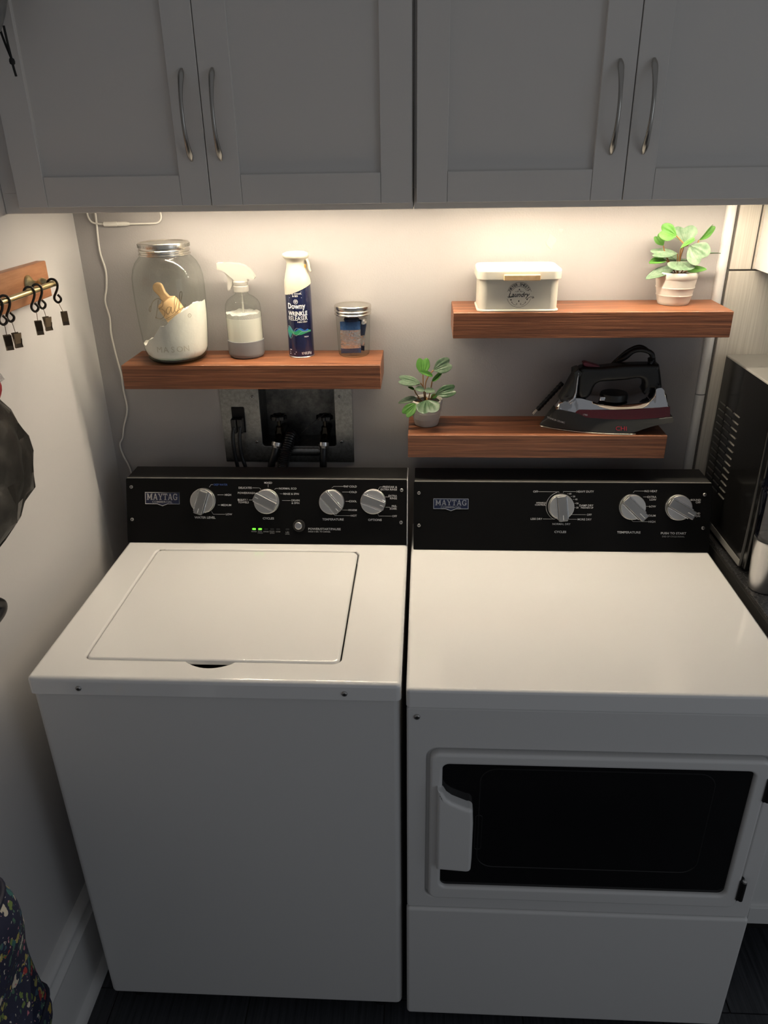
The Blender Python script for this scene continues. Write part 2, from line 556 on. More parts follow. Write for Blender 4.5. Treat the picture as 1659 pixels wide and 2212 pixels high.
def place(ob, w, parent):
    WL[ob] = Vector(w)
    if parent is not None:
        ob.parent = parent
        ob.location = Vector(w) - WL[parent]
    else:
        ob.location = w

def tag(o, label=None, cat=None, group=None, kind=None):
    if label: o['label'] = label
    if cat: o['category'] = cat
    if group: o['group'] = group
    if kind: o['kind'] = kind
    return o

def thing(name, loc, label, cat, group=None):
    o = bpy.data.objects.new(name, None)
    o.empty_display_size = 0.05
    col.objects.link(o)
    place(o, loc, None)
    return tag(o, label, cat, group)

def part(o, label):
    o['label'] = label
    return o

def bez(pts, n=8):
    """Catmull-Rom through points"""
    P = [Vector(p) for p in pts]
    out = []
    for i in range(len(P) - 1):
        p0, p1, p2, p3 = P[max(i - 1, 0)], P[i], P[i + 1], P[min(i + 2, len(P) - 1)]
        for k in range(n):
            t = k / n
            out.append(0.5 * ((2 * p1) + (p2 - p0) * t + (2 * p0 - 5 * p1 + 4 * p2 - p3) * t * t + (3 * p1 - p0 - 3 * p2 + p3) * t ** 3))
    out.append(P[-1])
    return out

# ================================================================== SETTING
mb = MB()
mb.frame([(-0.73, 0), (1.6, 0), (1.6, 2.45), (-0.73, 2.45)], [(-0.3605, 1.083), (-0.1795, 1.083), (-0.1795, 1.25), (-0.3605, 1.25)], -0.1, 0.0, fn=XZ)
wall_back = tag(mb.build('wall_back', M['wall'], smooth=False), kind='structure')
wall_left = tag(MB().box(-0.83, -0.73, -2.4, 0.1, 0, 2.45).build('wall_left', M['wall_side'], smooth=False), kind='structure')
floor = tag(MB().box(-0.73, 1.6, -2.6, 0.0, -0.05, -0.003).build('floor', M['floor'], smooth=False), kind='structure')

# floor tiles in a running bond
tile_mesh = {}
def floor_tile(x0, x1, y0, y1):
    g = 0.0016
    key = (round(x1 - x0, 3), round(y1 - y0, 3))
    c = ((x0 + x1) / 2, (y0 + y1) / 2, -0.0025)
    if key in tile_mesh:
        o = bpy.data.objects.new('tile', tile_mesh[key])
        col.objects.link(o)
        place(o, c, floor)
    else:
        o = MB().box(x0 + g, x1 - g, y0 + g, y1 - g, -0.005, 0.0).build('tile', M['ftile'], floor, smooth=False)
        tile_mesh[key] = o.data
TW, TL = 0.305, 0.61
row = 0
y1 = -0.038
edges_y = [0.0, -0.038]
while edges_y[-1] > -2.4: edges_y.append(edges_y[-1] - TL)
edges_y = [0.0] + [e for e in [-0.038 - TL * i for i in range(4)]]
for r in range(len(edges_y) - 1):
    ya, yb = edges_y[r + 1], edges_y[r]
    off = 0.716 - (0.5 * TW if r % 2 == 0 else 0.0)
    xs = [-0.73] + [x for x in [off + TW * k for k in range(-6, 5)] if -0.72 < x < 1.58] + [1.6]
    for i in range(len(xs) - 1):
        floor_tile(xs[i], xs[i + 1], ya, yb)

# tiled splash-back right of the painted wall
GX, GZ = 0.7225, 1.4878
gb = tag(MB().box(0.673, 1.6, -0.0045, 0.0, 0.9, 2.45).build('wall_right', M['grout'], smooth=False), kind='structure')
for x0, x1, z0, z1 in ((0.677, 0.7205, 1.4898, 2.1), (0.7245, 1.03, 1.4898, 2.1), (0.677, 0.985, 0.92, 1.4858), (0.989, 1.3, 0.92, 1.4858), (1.034, 1.3, 1.4898, 2.1)):
    MB().box(x0, x1, -0.0085, -0.004, z0, z1).build('tile', M['wtile'], gb, bevel=0.0008, smooth=False)
# rounded white corner trim, in two lengths
for i, (z0, z1) in enumerate(((0.60, 1.2145), (1.2165, 2.2))):
    prof = [(0.649, 0.0), (0.673, 0.0), (0.673, -0.0065)]
    prof = [(0.651, 0.0)] + [(0.6615 - 0.0105 * math.cos(math.pi * k / 10), -0.003 - 0.009 * math.sin(math.pi * k / 10)) for k in range(11)] + [(0.672, 0.0)]
    m_ = MB()
    m_.rings([[(x, y, z) for x, y in prof] for z in (z0, z1)])
    tag(m_.build('trim_%d' % (i + 1), M['trimw'], ang=50), kind='structure')
# skirting on the left wall
prof = [(0, 0.0), (0.030, 0.0), (0.030, 0.012), (0.026, 0.024), (0.018, 0.030), (0.016, 0.032), (0.016, 0.172), (0.020, 0.176), (0.024, 0.184), (0.024, 0.190), (0.018, 0.194),
        (0.014, 0.204), (0.017, 0.210), (0.020, 0.218), (0.020, 0.226), (0.012, 0.234), (0.0, 0.237)]
m_ = MB()
m_.rings([[(-0.73 + a, y, z) for a, z in prof] for y in (-2.4, -0.002)])
tag(m_.build('baseboard_left', M['trimw'], ang=50), kind='structure')
# spackled patch on the wall
m_ = MB()
out = [(0.297 + 0.011 * (1 + 0.5 * math.sin(3 * a) * math.cos(a + 1)) * math.cos(a) * (0.75 if math.sin(a) < 0 else 1), 1.548 + 0.017 * (1 + 0.3 * math.cos(2 * a + 1)) * math.sin(a)) for a in [2 * math.pi * k / 18 for k in range(18)]]
m_.slab(out, 0.0, 0.0012, 0.0008, fn=XZ, n=2)
out = [(0.316 + 0.005 * math.cos(a), 1.571 + 0.0035 * math.sin(a) * (1 + 0.4 * math.sin(3 * a))) for a in [2 * math.pi * k / 10 for k in range(10)]]
m_.slab(out, 0.0, 0.001, 0.0005, fn=XZ, n=2)
part(m_.build('spackle_patch', M['spackle'], wall_back), 'cream spackle smear')

# ================================================================== UPPER CABINETS
def handle(parent, x, z0, z1):
    zc, hl = (z0 + z1) / 2, (z1 - z0) / 2
    path, rs = [], []
    for k in range(25):
        t = -1 + 2 * k / 24
        y = -0.3015 - 0.026 * (1 - abs(t) ** 2.2)
        w = 0.0032 + 0.0034 * abs(t) ** 2.4
        path.append((x, y, zc + hl * t))
        e = 0.35 if k in (0, 24) else (0.8 if k in (1, 23) else 1)
        rs.append(((0.0024 + 0.0010 * abs(t)) * e, w * e))
    return part(MB().tube(path, rs, 12, flat=(0, -1, 0)).build('handle', M['nickel'], parent, ang=80), 'arched brushed nickel pull')

def door(parent, x0, x1, s0, s1, hx, z0=1.645, z1=2.36, sw=0.053, rh=0.0495):
    d = MB().box(x0 + 0.02, x1 - 0.02, -0.291, -0.283, z0 + 0.02, z1 - 0.02).build('door', M['cab'], parent, smooth=False)
    g = 0.0004
    for a, b in ((x0, s0), (s1, x1)):
        MB().box(a, b, -0.30, -0.2805, z0, z1).build('stile', M['cab'], d, bevel=0.001)
    for a, b in ((z0, z0 + rh), (z1 - rh, z1)):
        MB().box(s0 + g, s1 - g, -0.2996, -0.2805, a, b).build('rail', M['cab'], d, bevel=0.001)
    handle(d, hx, 1.7165, 1.8545)
    return d

def cabinet(x0, x1, label, doors, loc):
    t = thing('wall_cabinet', loc, label, 'cabinet', 'grey wall cabinets above the machines')
    MB().box(x0, x1, -0.262, 0.0, 1.648, 2.4).build('carcass', M['cab'], t, smooth=False)
    m_ = MB()
    fx0 = x0
    m_.box(fx0, x1, -0.2795, -0.262, 1.634, 1.668)
    m_.box(fx0, x1, -0.2795, -0.262, 2.35, 2.4)
    m_.box(fx0, doors[0][0] + 0.02, -0.2795, -0.262, 1.668, 2.35)
    m_.box(doors[-1][1] - 0.02, x1, -0.2795, -0.262, 1.668, 2.35)
    m_.build('face_frame', M['cab'], t, bevel=0.0012)
    MB().box(x0, x0 + 0.016, -0.262, 0.0, 1.634, 1.648).build('side_lip', M['cab'], t, smooth=False)
    MB().box(x1 - 0.016, x1, -0.262, 0.0, 1.634, 1.648).build('side_lip', M['cab'], t, smooth=False)
    for d in doors: door(t, *d)
    return t
cabinet(-0.7295, 0.0085, 'grey shaker wall cabinet above the washer', [(-0.693, -0.3462, -0.640, -0.3975, -0.3715), (-0.3448, 0.0065, -0.2905, -0.047, -0.3205)], (-0.36, -0.13, 1.634))
cabinet(0.0100, 0.7235, 'grey shaker wall cabinet above the dryer', [(0.0145, 0.3652, 0.067, 0.3118, 0.3385), (0.3668, 0.7205, 0.4155, 0.6675, 0.3915)], (0.37, -0.13, 1.634))
# white cabinet further right
t = thing('white_wall_cabinet', (0.95, -0.16, 1.4905), 'white wall cabinet beside the tiles at the right edge', 'cabinet')
MB().box(0.7275, 1.25, -0.262, -0.0090, 1.4905, 2.4).build('carcass', M['cabw'], t, bevel=0.001)
MB().box(0.7285, 0.988, -0.282, -0.2625, 1.4915, 2.39).build('door', M['cabw'], t, bevel=0.001)
MB().box(0.9900, 1.249, -0.282, -0.2625, 1.4915, 2.39).build('door', M['cabw'], t, bevel=0.001)

# under-cabinet light strip
t = thing('light_strip', (0.08, -0.15, 1.632), 'warm white led strip fixed under the grey wall cabinets', 'light strip')
MB().box(-0.545, 0.70, -0.155, -0.145, 1.6455, 1.6475).build('tape', M['tape'], t, smooth=False)
m_ = MB()
nb = 76
D = math.radians
for k in range(nb):
    x = -0.537 + 1.23 * k / (nb - 1)
    m_.box(-0.0024, 0.0024, -0.0024, 0.0024, -0.0001, 0.0001, Matrix.Translation((x, -0.150, 1.6448)) @ Matrix.Rotation(D(-5), 4, 'X'))
m_.build('led_chips', M['led'], t, smooth=False)['kind'] = 'stuff'

# ================================================================== FLOATING SHELVES
def shelf(x0, x1, z, label):
    o = MB().box(x0, x1, -0.1348, 0.0, z - 0.0529, z).build('floating_shelf', M['shelf'], bevel=0.0014)
    return tag(o, label, 'shelf', 'brown floating shelves')
S1, S2, S3 = 1.3178, 1.4261, 1.1611
shelf(-0.624, -0.0625, S1, 'brown wooden floating shelf holding the big glass jar')
shelf(0.0893, 0.6526, S2, 'brown wooden floating shelf holding the dryer sheets box')
shelf(-0.0043, 0.5589, S3, 'brown wooden floating shelf holding the clothes iron')

# ================================================================== CONSOLE PLANES, KNOBS
class Plane:
    """tilted console front: u along x, v up the slope, w out of the face"""
    def __init__(s, y0, z0, y1, z1):
        L_ = math.hypot(y1 - y0, z1 - z0)
        s.y0, s.z0, s.len = y0, z0, L_
        s.t = ((y1 - y0) / L_, (z1 - z0) / L_)
        s.n = (-s.t[1], s.t[0])
    def __call__(s, u, v, w):
        return (u, s.y0 + v * s.t[0] + w * s.n[0], s.z0 + v * s.t[1] + w * s.n[1])

def circ(u, v, r, n=28, ph=0.0):
    return [(u + r * math.cos(2 * math.pi * k / n + ph), v + r * math.sin(2 * math.pi * k / n + ph)) for k in range(n)]

def knob(parent, P, u, v, ang, r=0.0275, poke=0.006, back=0.0):
    """dial with a raised grip bar; ang = direction of the pointer end"""
    k = MB().slab(circ(u, v, r, 40), 0.0, 0.017, 0.0015, 0.0, fn=P, n=3).build('knob', M['knob'], parent, ang=45)
    MB().slab(circ(u, v, r + 0.0012, 40), 0.0, 0.007, 0.001, 0.0, fn=P, n=2).build('skirt', M['steel'], k, ang=45)
    ca, sa = math.cos(ang), math.sin(ang)
    def Q(a, b, w): return P(u + a * ca - b * sa, v + a * sa + b * ca, w)
    ol = rrect(-r + 0.001 - back, r + poke, -0.0098, 0.0098, 0.0022, 3)
    g = MB().slab(ol, 0.016, 0.026, 0.0018, 0.0, fn=Q, n=3).build('grip', M['grip'], k, ang=45)
    m_ = MB()
    for sgn in (-1, 1):
        m_.slab(rrect(-r + 0.003, r - 0.001, sgn * 0.0112 - 0.0012, sgn * 0.0112 + 0.0012, 0.0008, 2), 0.0165, 0.0215, 0.0006, 0.0, fn=Q, n=2)
    m_.build('grip_edge', M['chrome'], k, ang=45)
    MB().slab(rrect(r - 0.010, r + poke - 0.003, -0.0009, 0.0009, 0.0004, 2), 0.0255, 0.0264, 0, 0, fn=Q).build('pointer_mark', M['ink'], k, smooth=False)
    return k

def screw(parent, fn, u, v, r=0.0038, h=0.0025):
    m_ = MB()
    m_.slab(circ(u, v, r, 16), 0.0, h, r * 0.45, 0.0, fn=fn, n=3)
    o = m_.build('screw', M['screw'], parent, ang=50)
    m_ = MB()
    m_.slab([(u + a * r * 0.5, v + b * r * 0.5) for a, b in ((-1, -.28), (-.28, -.28), (-.28, -1), (.28, -1), (.28, -.28), (1, -.28), (1, .28), (.28, .28), (.28, 1), (-.28, 1), (-.28, .28), (-1, .28))], h - 0.0003, h + 0.0002, 0, 0, fn=fn)
    m_.build('slot', M['gap'], o, smooth=False)
    return o

def serif_letter(ch, u, v, w, h, mbb, fn, ht):
    """slab-serif capital inside the box u..u+w, v..v+h"""
    def poly(pts): mbb.add([fn(u + a * w, v + b * h, ht) for a, b in pts], [tuple(range(len(pts)))])
    s, th = 0.10, 0.19
    def ser(a0, a1, b): poly([(a0, b), (a1, b), (a1, b + s), (a0, b + s)])
    if ch == 'M':
        poly([(.10, 0), (.10 + th, 0), (.10 + th, 1), (.10, 1)]); poly([(.72, 0), (.90, 0), (.90, 1), (.72, 1)])
        poly([(.10, 1), (.30, 1), (.56, .2), (.44, .2)]); poly([(.90, 1), (.72, 1), (.44, .2), (.56, .2)])
        ser(0, .36, 0); ser(.64, 1, 0); ser(0, .30, 1 - s); ser(.70, 1, 1 - s)
    elif ch == 'A':
        poly([(.06, 0), (.20, 0), (.50, .85), (.42, 1)]); poly([(.94, 0), (.72, 0), (.40, 1), (.62, 1)])
        poly([(.25, .25), (.75, .25), (.70, .38), (.30, .38)]); ser(0, .32, 0); ser(.62, 1, 0)
    elif ch == 'Y':
        poly([(.40, 0), (.60, 0), (.60, .48), (.40, .48)]); poly([(.06, 1), (.28, 1), (.60, .42), (.42, .42)]); poly([(.94, 1), (.78, 1), (.46, .42), (.60, .42)])
        ser(.24, .76, 0); ser(0, .38, 1 - s); ser(.64, 1, 1 - s)
    elif ch == 'T':
        poly([(.40, 0), (.60, 0), (.60, 1), (.40, 1)]); poly([(.02, .86), (.98, .86), (.98, 1), (.02, 1)]); ser(.24, .76, 0)
        poly([(.02, .66), (.11, .66), (.14, .88), (.02, .88)]); poly([(.98, .66), (.89, .66), (.86, .88), (.98, .88)])
    elif ch == 'G':
        n = 14
        ou = [(.5 + .47 * math.cos(a), .5 + .52 * math.sin(a)) for a in [math.radians(40 + 290 * k / n) for k in range(n + 1)]]
        inn = [(.5 + .26 * math.cos(a), .5 + .38 * math.sin(a)) for a in [math.radians(40 + 290 * k / n) for k in range(n + 1)]]
        for k in range(n): poly([ou[k], ou[k + 1], inn[k + 1], inn[k]])
        poly([(.74, .02), (.94, .08), (.94, .46), (.74, .46)]); ser(.55, 1, .40); poly([(.78, .70), (.92, .64), (.92, 1), (.84, 1)])

def badge(parent, P, u0, u1, v0, v1):
    b = MB()
    mid = (u0 + u1) / 2
    ol = [(u0, v0 + 0.003), (mid - 0.012, v0 + 0.003), (mid, v0 - 0.0015), (mid + 0.012, v0 + 0.003), (u1, v0 + 0.003), (u1, v1), (u0, v1)]
    b.slab(ol, 0.0, 0.0022, 0.0006, 0.0, fn=P, n=2)
    bo = part(b.build('badge', M['chrome'], parent, ang=40), 'navy nameplate in a silver frame')
    inset = offset(ol, 0.0016)
    MB().slab(inset, 0.0020, 0.0026, 0, 0, fn=P).build('badge_field', M['navy'], bo, smooth=False)
    m_ = MB()
    W_ = (u1 - u0) * 0.90
    ws = {'M': 1.25, 'A': 1.0, 'Y': 1.0, 'T': 0.92, 'G': 1.0}
    tot = sum(ws[c] for c in 'MAYTAG')
    x = mid - W_ / 2
    for c in 'MAYTAG':
        w = W_ * ws[c] / tot
        serif_letter(c, x + w * 0.02, v0 + (v1 - v0) * 0.42, w * 0.94, (v1 - v0) * 0.47, m_, P, 0.0030)
        x += w
    m_.text('COMMERCIAL', mid, v0 + (v1 - v0) * 0.20, (v1 - v0) * 0.15, P, (u1 - u0) * 0.58, bold=0.012, w=0.0030)
    m_.build('badge_lettering', M['steel'], bo, smooth=False)

def dial_print(parent, P, items, lines, bold=()):
    m_ = MB()
    for s_, u, v, h, al in items:
        m_.text(s_, u, v - h / 2, h, P, align=al, bold=0.004, w=0.0012)
    for pts in lines: m_.line(pts, 0.0006, P, 0.0012)
    for s_, u, v, h, wdt in bold:
        m_.text(s_, u, v - h / 2, h, P, width=wdt, bold=0.022, w=0.0012)
    return m_.build('lettering', M['ink'], parent, smooth=False)

# ================================================================== WASHER
WX0, WX1 = -0.655, -0.004
t = thing('washing_machine', (-0.33, -0.36, 0.0), 'white top-loading washing machine left of the dryer', 'washer')
m_ = MB()
m_.slab(rrect(WX0 + 0.003, WX1 - 0.003, -0.6865, -0.045, 0.012, 4), 0.048, 0.8775, 0.003, 0.006, n=3)
m_.build('cabinet_body', M['enamel_shaded'], t)
for fx in (WX0 + 0.05, WX1 - 0.05):
    for fy in (-0.64, -0.10):
        MB().lathe([(0.022, 0), (0.022, 0.012), (0.009, 0.016), (0.009, 0.049)], (fx, fy, 0), 16).build('foot', M['rubber'], t)
# top deck with the lid opening and finger notch
hole = [(-0.5735, -0.2165 - 0.018)]
cr = 0.016
hl, hr, hf, hb = -0.5745, -0.1125, -0.6335, -0.2180
hole = []
for cx, cy, a0 in ((hr - cr, hf + cr, -90), (hr - cr, hb - cr, 0), (hl + cr, hb - cr, 90), (hl + cr, hf + cr, 180)):
    for i in range(7):
        a = math.radians(a0 + 15 * i)
        hole.append((cx + cr * math.cos(a), cy + cr * math.sin(a)))
for k in range(13):
    q = k / 12
    x = -0.388 + 0.087 * q
    d = 0.018 * (math.sin(math.pi * min(1, max(0, q))) ** 0.8 if 0 < q < 1 else 0)
    hole.append((x, hf - d))
m_ = MB()
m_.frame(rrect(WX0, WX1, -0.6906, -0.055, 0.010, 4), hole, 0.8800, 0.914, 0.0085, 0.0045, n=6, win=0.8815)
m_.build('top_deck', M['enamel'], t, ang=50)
MB().slab(rrect(hl - 0.02, hr + 0.02, hf - 0.03, hb + 0.02, 0.01), 0.8760, 0.8818).build('tub_ring', M['gap'], t, smooth=False)
lid = MB().slab(rrect(hl + 0.0015, hr - 0.0025, hf + 0.0005, hb - 0.0035, 0.0145, 6), 0.9040, 0.9146, 0.0055, 0.003, n=6).build('lid', M['enamel'], t, ang=50)
for hx in (hl + 0.012, hr - 0.012):
    MB().tube([(hx - 0.006, hb - 0.003, 0.9125), (hx + 0.006, hb - 0.003, 0.9125)], 0.002, 8).build('lid_hinge', M['steel'], lid)
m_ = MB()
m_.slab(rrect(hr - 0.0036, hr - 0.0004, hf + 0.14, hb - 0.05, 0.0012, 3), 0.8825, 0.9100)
m_.build('lid_gap_shade', M['gap'], t, smooth=False)  # near-black strip put in for the shade inside the lid gap
front = lambda u, v, w: (u, -0.6906 - w, v)
for sx in (-0.5641, -0.1011): screw(t, front, sx, 0.8938, 0.0052, 0.003)
# console
PW = Plane(-0.1883, 0.9142, -0.1375, 1.0546)
m_ = MB()
pr = [(-0.1858, 0.9142), (-0.1358, 1.0530), (-0.1310, 1.0546), (-0.064, 1.0546), (-0.060, 1.0520), (-0.060, 0.9142)]
m_.rings([[(x, y, z) for y, z in pr] for x in (WX0 + 0.001, WX1 - 0.003)])
con = m_.build('console', M['black_shell'], t, bevel=0.0015)
face = MB().slab(rrect(WX0, WX1 - 0.0025, 0.0005, PW.len, 0.002, 2), -0.0022, 0.0008, 0.0008, 0, fn=PW, n=2).build('control_panel', M['black'], t, ang=50)
MB().box(WX0 + 0.002, WX1 - 0.004, -0.1372, -0.1340, 1.0542, 1.0556).build('panel_edge_highlight', M['mwtop'], con, smooth=False)  # grey strip painted in as the highlight along the panel's top bevel
m_ = MB()
m_.rings([[(x, y, z) for y, z in pr] for x in (WX1 - 0.003, WX1 - 0.0005)])
m_.build('end_cap', M['enamel'], t, bevel=0.0008)
for u, v in ((-0.6424, 0.1295), (-0.6425, 0.0542), (-0.0185, 0.1262), (-0.0195, 0.0525)):
    screw(t, lambda a, b, c: PW(a, b, c + 0.0008), u, v, 0.0040, 0.0024)
badge(t, PW, -0.6105, -0.5295, 0.0870, 0.1180)
D = math.radians
knob(t, PW, -0.4735, 0.0995, D(-107), poke=0.0035, back=-0.003)
knob(t, PW, -0.3265, 0.0985, D(153), poke=0.001, back=-0.001)
knob(t, PW, -0.1775, 0.0985, D(-48), poke=0.001)
knob(t, PW, -0.0830, 0.0998, D(-20), poke=0.001)
h = 0.0043
dial_print(face, PW, [('HIGH', -0.4243, 0.1127, h, 'l'), ('MEDIUM', -0.4330, 0.0892, h, 'l'), ('LOW', -0.4225, 0.0679, h, 'l')],
           [[(-0.441, 0.1127), (-0.427, 0.1127)], [(-0.441, 0.0892), (-0.435, 0.0892)], [(-0.456, 0.0745), (-0.452, 0.0679), (-0.4245, 0.0679)], [(-0.4600, 0.1300), (-0.4560, 0.1360), (-0.4510, 0.1360)]],
           [('WATER LEVEL', -0.4715, 0.0600, 0.0048, 0.049)])
MB().text('DEEP WATER', -0.4495, 0.1360 - h / 2, h, PW, width=0.032, align='l', bold=0.006, w=0.0012).build('lettering', M['inkblue'], face, smooth=False)['kind'] = 'stuff'
dial_print(face, PW, [('MIXED', -0.3235, 0.1410, h, 'c'), ('DELICATES', -0.3615, 0.1292, h, 'r'), ('POWERWASH', -0.3545, 0.1173, h, 'r'), ('BULKY /', -0.3720, 0.1015, h, 'r'), ('TOWELS', -0.3690, 0.0958, h, 'r'),
                      ('NORMAL ECO', -0.2985, 0.1282, h, 'l'), ('RINSE & SPIN', -0.2885, 0.1160, h, 'l'), ('DRAIN', -0.2700, 0.1012, h, 'l'), ('& SPIN', -0.2700, 0.0950, h, 'l')],
           [[(-0.3235, 0.1375), (-0.3235, 0.1310)], [(-0.3600, 0.1292), (-0.3440, 0.1292), (-0.3400, 0.1255)], [(-0.3530, 0.1173), (-0.3500, 0.1173)], [(-0.3685, 0.1013), (-0.3570, 0.1013)],
            [(-0.3090, 0.1260), (-0.3060, 0.1282), (-0.3000, 0.1282)], [(-0.2960, 0.1160), (-0.2900, 0.1160)], [(-0.2920, 0.1005), (-0.2720, 0.1005)]],
           [('CYCLES', -0.3240, 0.0592, 0.0046, 0.026)])
dial_print(face, PW, [('TAP COLD', -0.1205, 0.1337, h, 'r'), ('COLD', -0.1205, 0.1211, h, 'r'), ('COOL', -0.1205, 0.1000, h, 'r'), ('WARM', -0.1205, 0.0798, h, 'r'), ('HOT', -0.1205, 0.0671, h, 'r')],
           [[(-0.1775, 0.1300), (-0.1730, 0.1337), (-0.1465, 0.1337)], [(-0.1540, 0.1211), (-0.1375, 0.1211)], [(-0.1460, 0.1000), (-0.1375, 0.1000)], [(-0.1540, 0.0798), (-0.1385, 0.0798)], [(-0.1740, 0.0705), (-0.1710, 0.0671), (-0.1340, 0.0671)]],
           [('TEMPERATURE', -0.1750, 0.0582, 0.0046, 0.049)])
dial_print(face, PW, [('PRESOAK &', -0.0290, 0.1332, h, 'r'), ('EXTRA RINSE', -0.0290, 0.1275, h, 'r'), ('EXTRA', -0.0290, 0.1130, h, 'r'), ('RINSE', -0.0290, 0.1075, h, 'r'), ('PRE-', -0.0290, 0.0895, h, 'r'), ('SOAK', -0.0290, 0.0840, h, 'r'), ('OFF', -0.0290, 0.0668, h, 'r')],
           [[(-0.0715, 0.1270), (-0.0680, 0.1332), (-0.0590, 0.1332)], [(-0.0560, 0.1105), (-0.0470, 0.1105)], [(-0.0550, 0.0870), (-0.0450, 0.0870)], [(-0.0730, 0.0730), (-0.0700, 0.0668), (-0.0410, 0.0668)]],
           [('OPTIONS', -0.0790, 0.0579, 0.0046, 0.031)])
ring = MB().slab(circ(-0.2532, 0.0428, 0.0140, 32), 0.0, 0.0035, 0.0015, 0, fn=PW, n=3).build('power_button', M['black_shell'], t, ang=50)
MB().slab(circ(-0.2540, 0.0430, 0.0086, 28), 0.003, 0.0080, 0.0022, 0, fn=PW, n=4).build('button_cap', M['steel'], ring, ang=60)
m_ = MB()
m_.text('POWER/START/PAUSE', -0.2320, 0.0335, 0.0046, PW, width=0.0745, align='l', bold=0.02, w=0.0012)
m_.text('HOLD 3 SEC. TO CANCEL', -0.2320, 0.0280, 0.0032, PW, width=0.0510, align='l', bold=0.003, w=0.0012)
m_.build('lettering', M['ink'], face, smooth=False)
for i, u in enumerate((-0.3576, -0.3436, -0.3296, -0.3157, -0.3017, -0.2802)):
    MB().slab(rrect(u - 0.0042, u + 0.0042, 0.0325, 0.0362, 0.0016, 4), 0.0, 0.0015, 0.0006, 0, fn=PW, n=2).build('indicator_light', M['led_on'] if i < 2 else M['led_off'], t)
m_ = MB()
for s_, u, dv in (('POWER', -0.3576, 0), ('SOAK', -0.3436, 0.0006), ('/WASH', -0.3436, -0.0034), ('RINSE', -0.3296, 0), ('FINAL', -0.3157, 0.0006), ('SPIN', -0.3157, -0.0034), ('DONE', -0.3017, 0), ('LID', -0.2802, -0.001), ('LOCK', -0.2802, -0.005)):
    m_.text(s_, u, 0.0272 + dv, 0.0029, PW, width=0.0022 * len(s_) + 0.001, bold=0.006, w=0.0012)
m_.build('lettering', M['inkdim'], face, smooth=False)

# ================================================================== DRYER
DX0, DX1 = 0.0038, 0.6687
t = thing('clothes_dryer', (0.336, -0.36, 0.0), 'white front-loading clothes dryer right of the washer', 'dryer')
m_ = MB()
m_.slab(rrect(DX0 + 0.002, DX1 - 0.002, -0.684, -0.045, 0.008, 3), 0.03, 0.868, 0, 0.003, n=2)
m_.build('cabinet_body', M['enamel_shaded'], t)
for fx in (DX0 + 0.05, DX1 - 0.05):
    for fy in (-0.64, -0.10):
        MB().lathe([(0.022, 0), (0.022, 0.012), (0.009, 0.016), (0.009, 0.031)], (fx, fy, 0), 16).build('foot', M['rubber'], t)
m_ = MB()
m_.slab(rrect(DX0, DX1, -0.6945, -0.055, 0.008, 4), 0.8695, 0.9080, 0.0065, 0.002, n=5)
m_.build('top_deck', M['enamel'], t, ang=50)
# front panel with the door opening, lower kick panel
dx0, dx1, dz0, dz1 = 0.040, 0.6365, 0.4000, 0.7790
m_ = MB()
m_.frame(rrect(DX0 + 0.001, DX1 - 0.001, 0.3690, 0.8690, 0.006, 3), rrect(dx0, dx1, dz0, dz1, 0.020, 6), 0.684, 0.6925, 0.004, 0.004, fn=XZ, n=4, win=0.6845)
m_.build('front_panel', M['enamel_shaded'], t, ang=50)
MB().slab(rrect(DX0, DX1 + 0.001, 0.0335, 0.3685, 0.008, 4), 0.684, 0.6965, 0.0065, 0.0, fn=XZ, n=5).build('kick_panel', M['enamel_shaded'], t, ang=50)
ffn = lambda u, v, w: (u, -0.6925 - w, v)
screw(t, ffn, 0.0225, 0.8490, 0.0058, 0.003)
# door: frame, glass, handle, hinges
dr = MB()
gl0, gl1, gz0, gz1 = 0.0685, 0.6085, 0.4375, 0.7485
dr.frame(rrect(dx0 + 0.006, dx1 - 0.003, dz0 + 0.004, dz1 - 0.006, 0.017, 6), rrect(gl0, gl1, gz0, gz1, 0.012, 5), 0.6845, 0.7005, 0.006, 0.006, fn=XZ, n=5, win=0.690)
dr = dr.build('door', M['enamel_shaded'], t, ang=50)
MB().slab(rrect(gl0 - 0.004, gl1 + 0.004, gz0 - 0.004, gz1 + 0.004, 0.012, 5), 0.686, 0.6925, 0.0, 0, fn=XZ).build('door_glass', M['dglass'], dr, smooth=False)
m_ = MB()
m_.tube([(u, -0.6925, v) for u, v in rrect(0.137, 0.548, 0.489, 0.735, 0.03, 6)], 0.0011, 6, loop=True)
m_.build('inner_rim', M['dglass2'], dr)
m_ = MB()
hol = [(0.060, 0.500), (0.116, 0.4955)] + [(0.1185 + 0.007 * math.cos(a), 0.5035 + 0.0075 * math.sin(a)) for a in [D(-70 + 25 * k) for k in range(4)]] + \
      [(0.1262, 0.53), (0.1258, 0.62), (0.1245, 0.644)] + [(0.1150 + 0.0095 * math.cos(a), 0.6480 + 0.0095 * math.sin(a)) for a in [D(10 + 22 * k) for k in range(5)]] + \
      [(0.100, 0.6640), (0.086, 0.671), (0.076, 0.680), (0.070, 0.692), (0.060, 0.700)]
m_.slab(hol, 0.6905, 0.7145, 0.007, 0.0, fn=XZ, n=5)
part(m_.build('door_handle', M['enamel_shaded'], dr, ang=60), 'white scooped pull set into the glass')
MB().tube([(u, -0.6928, v) for u, v in rrect(0.1315, 0.1435, 0.535, 0.622, 0.005, 4)], 0.0009, 6, loop=True).build('latch_rim', M['dglass2'], dr)
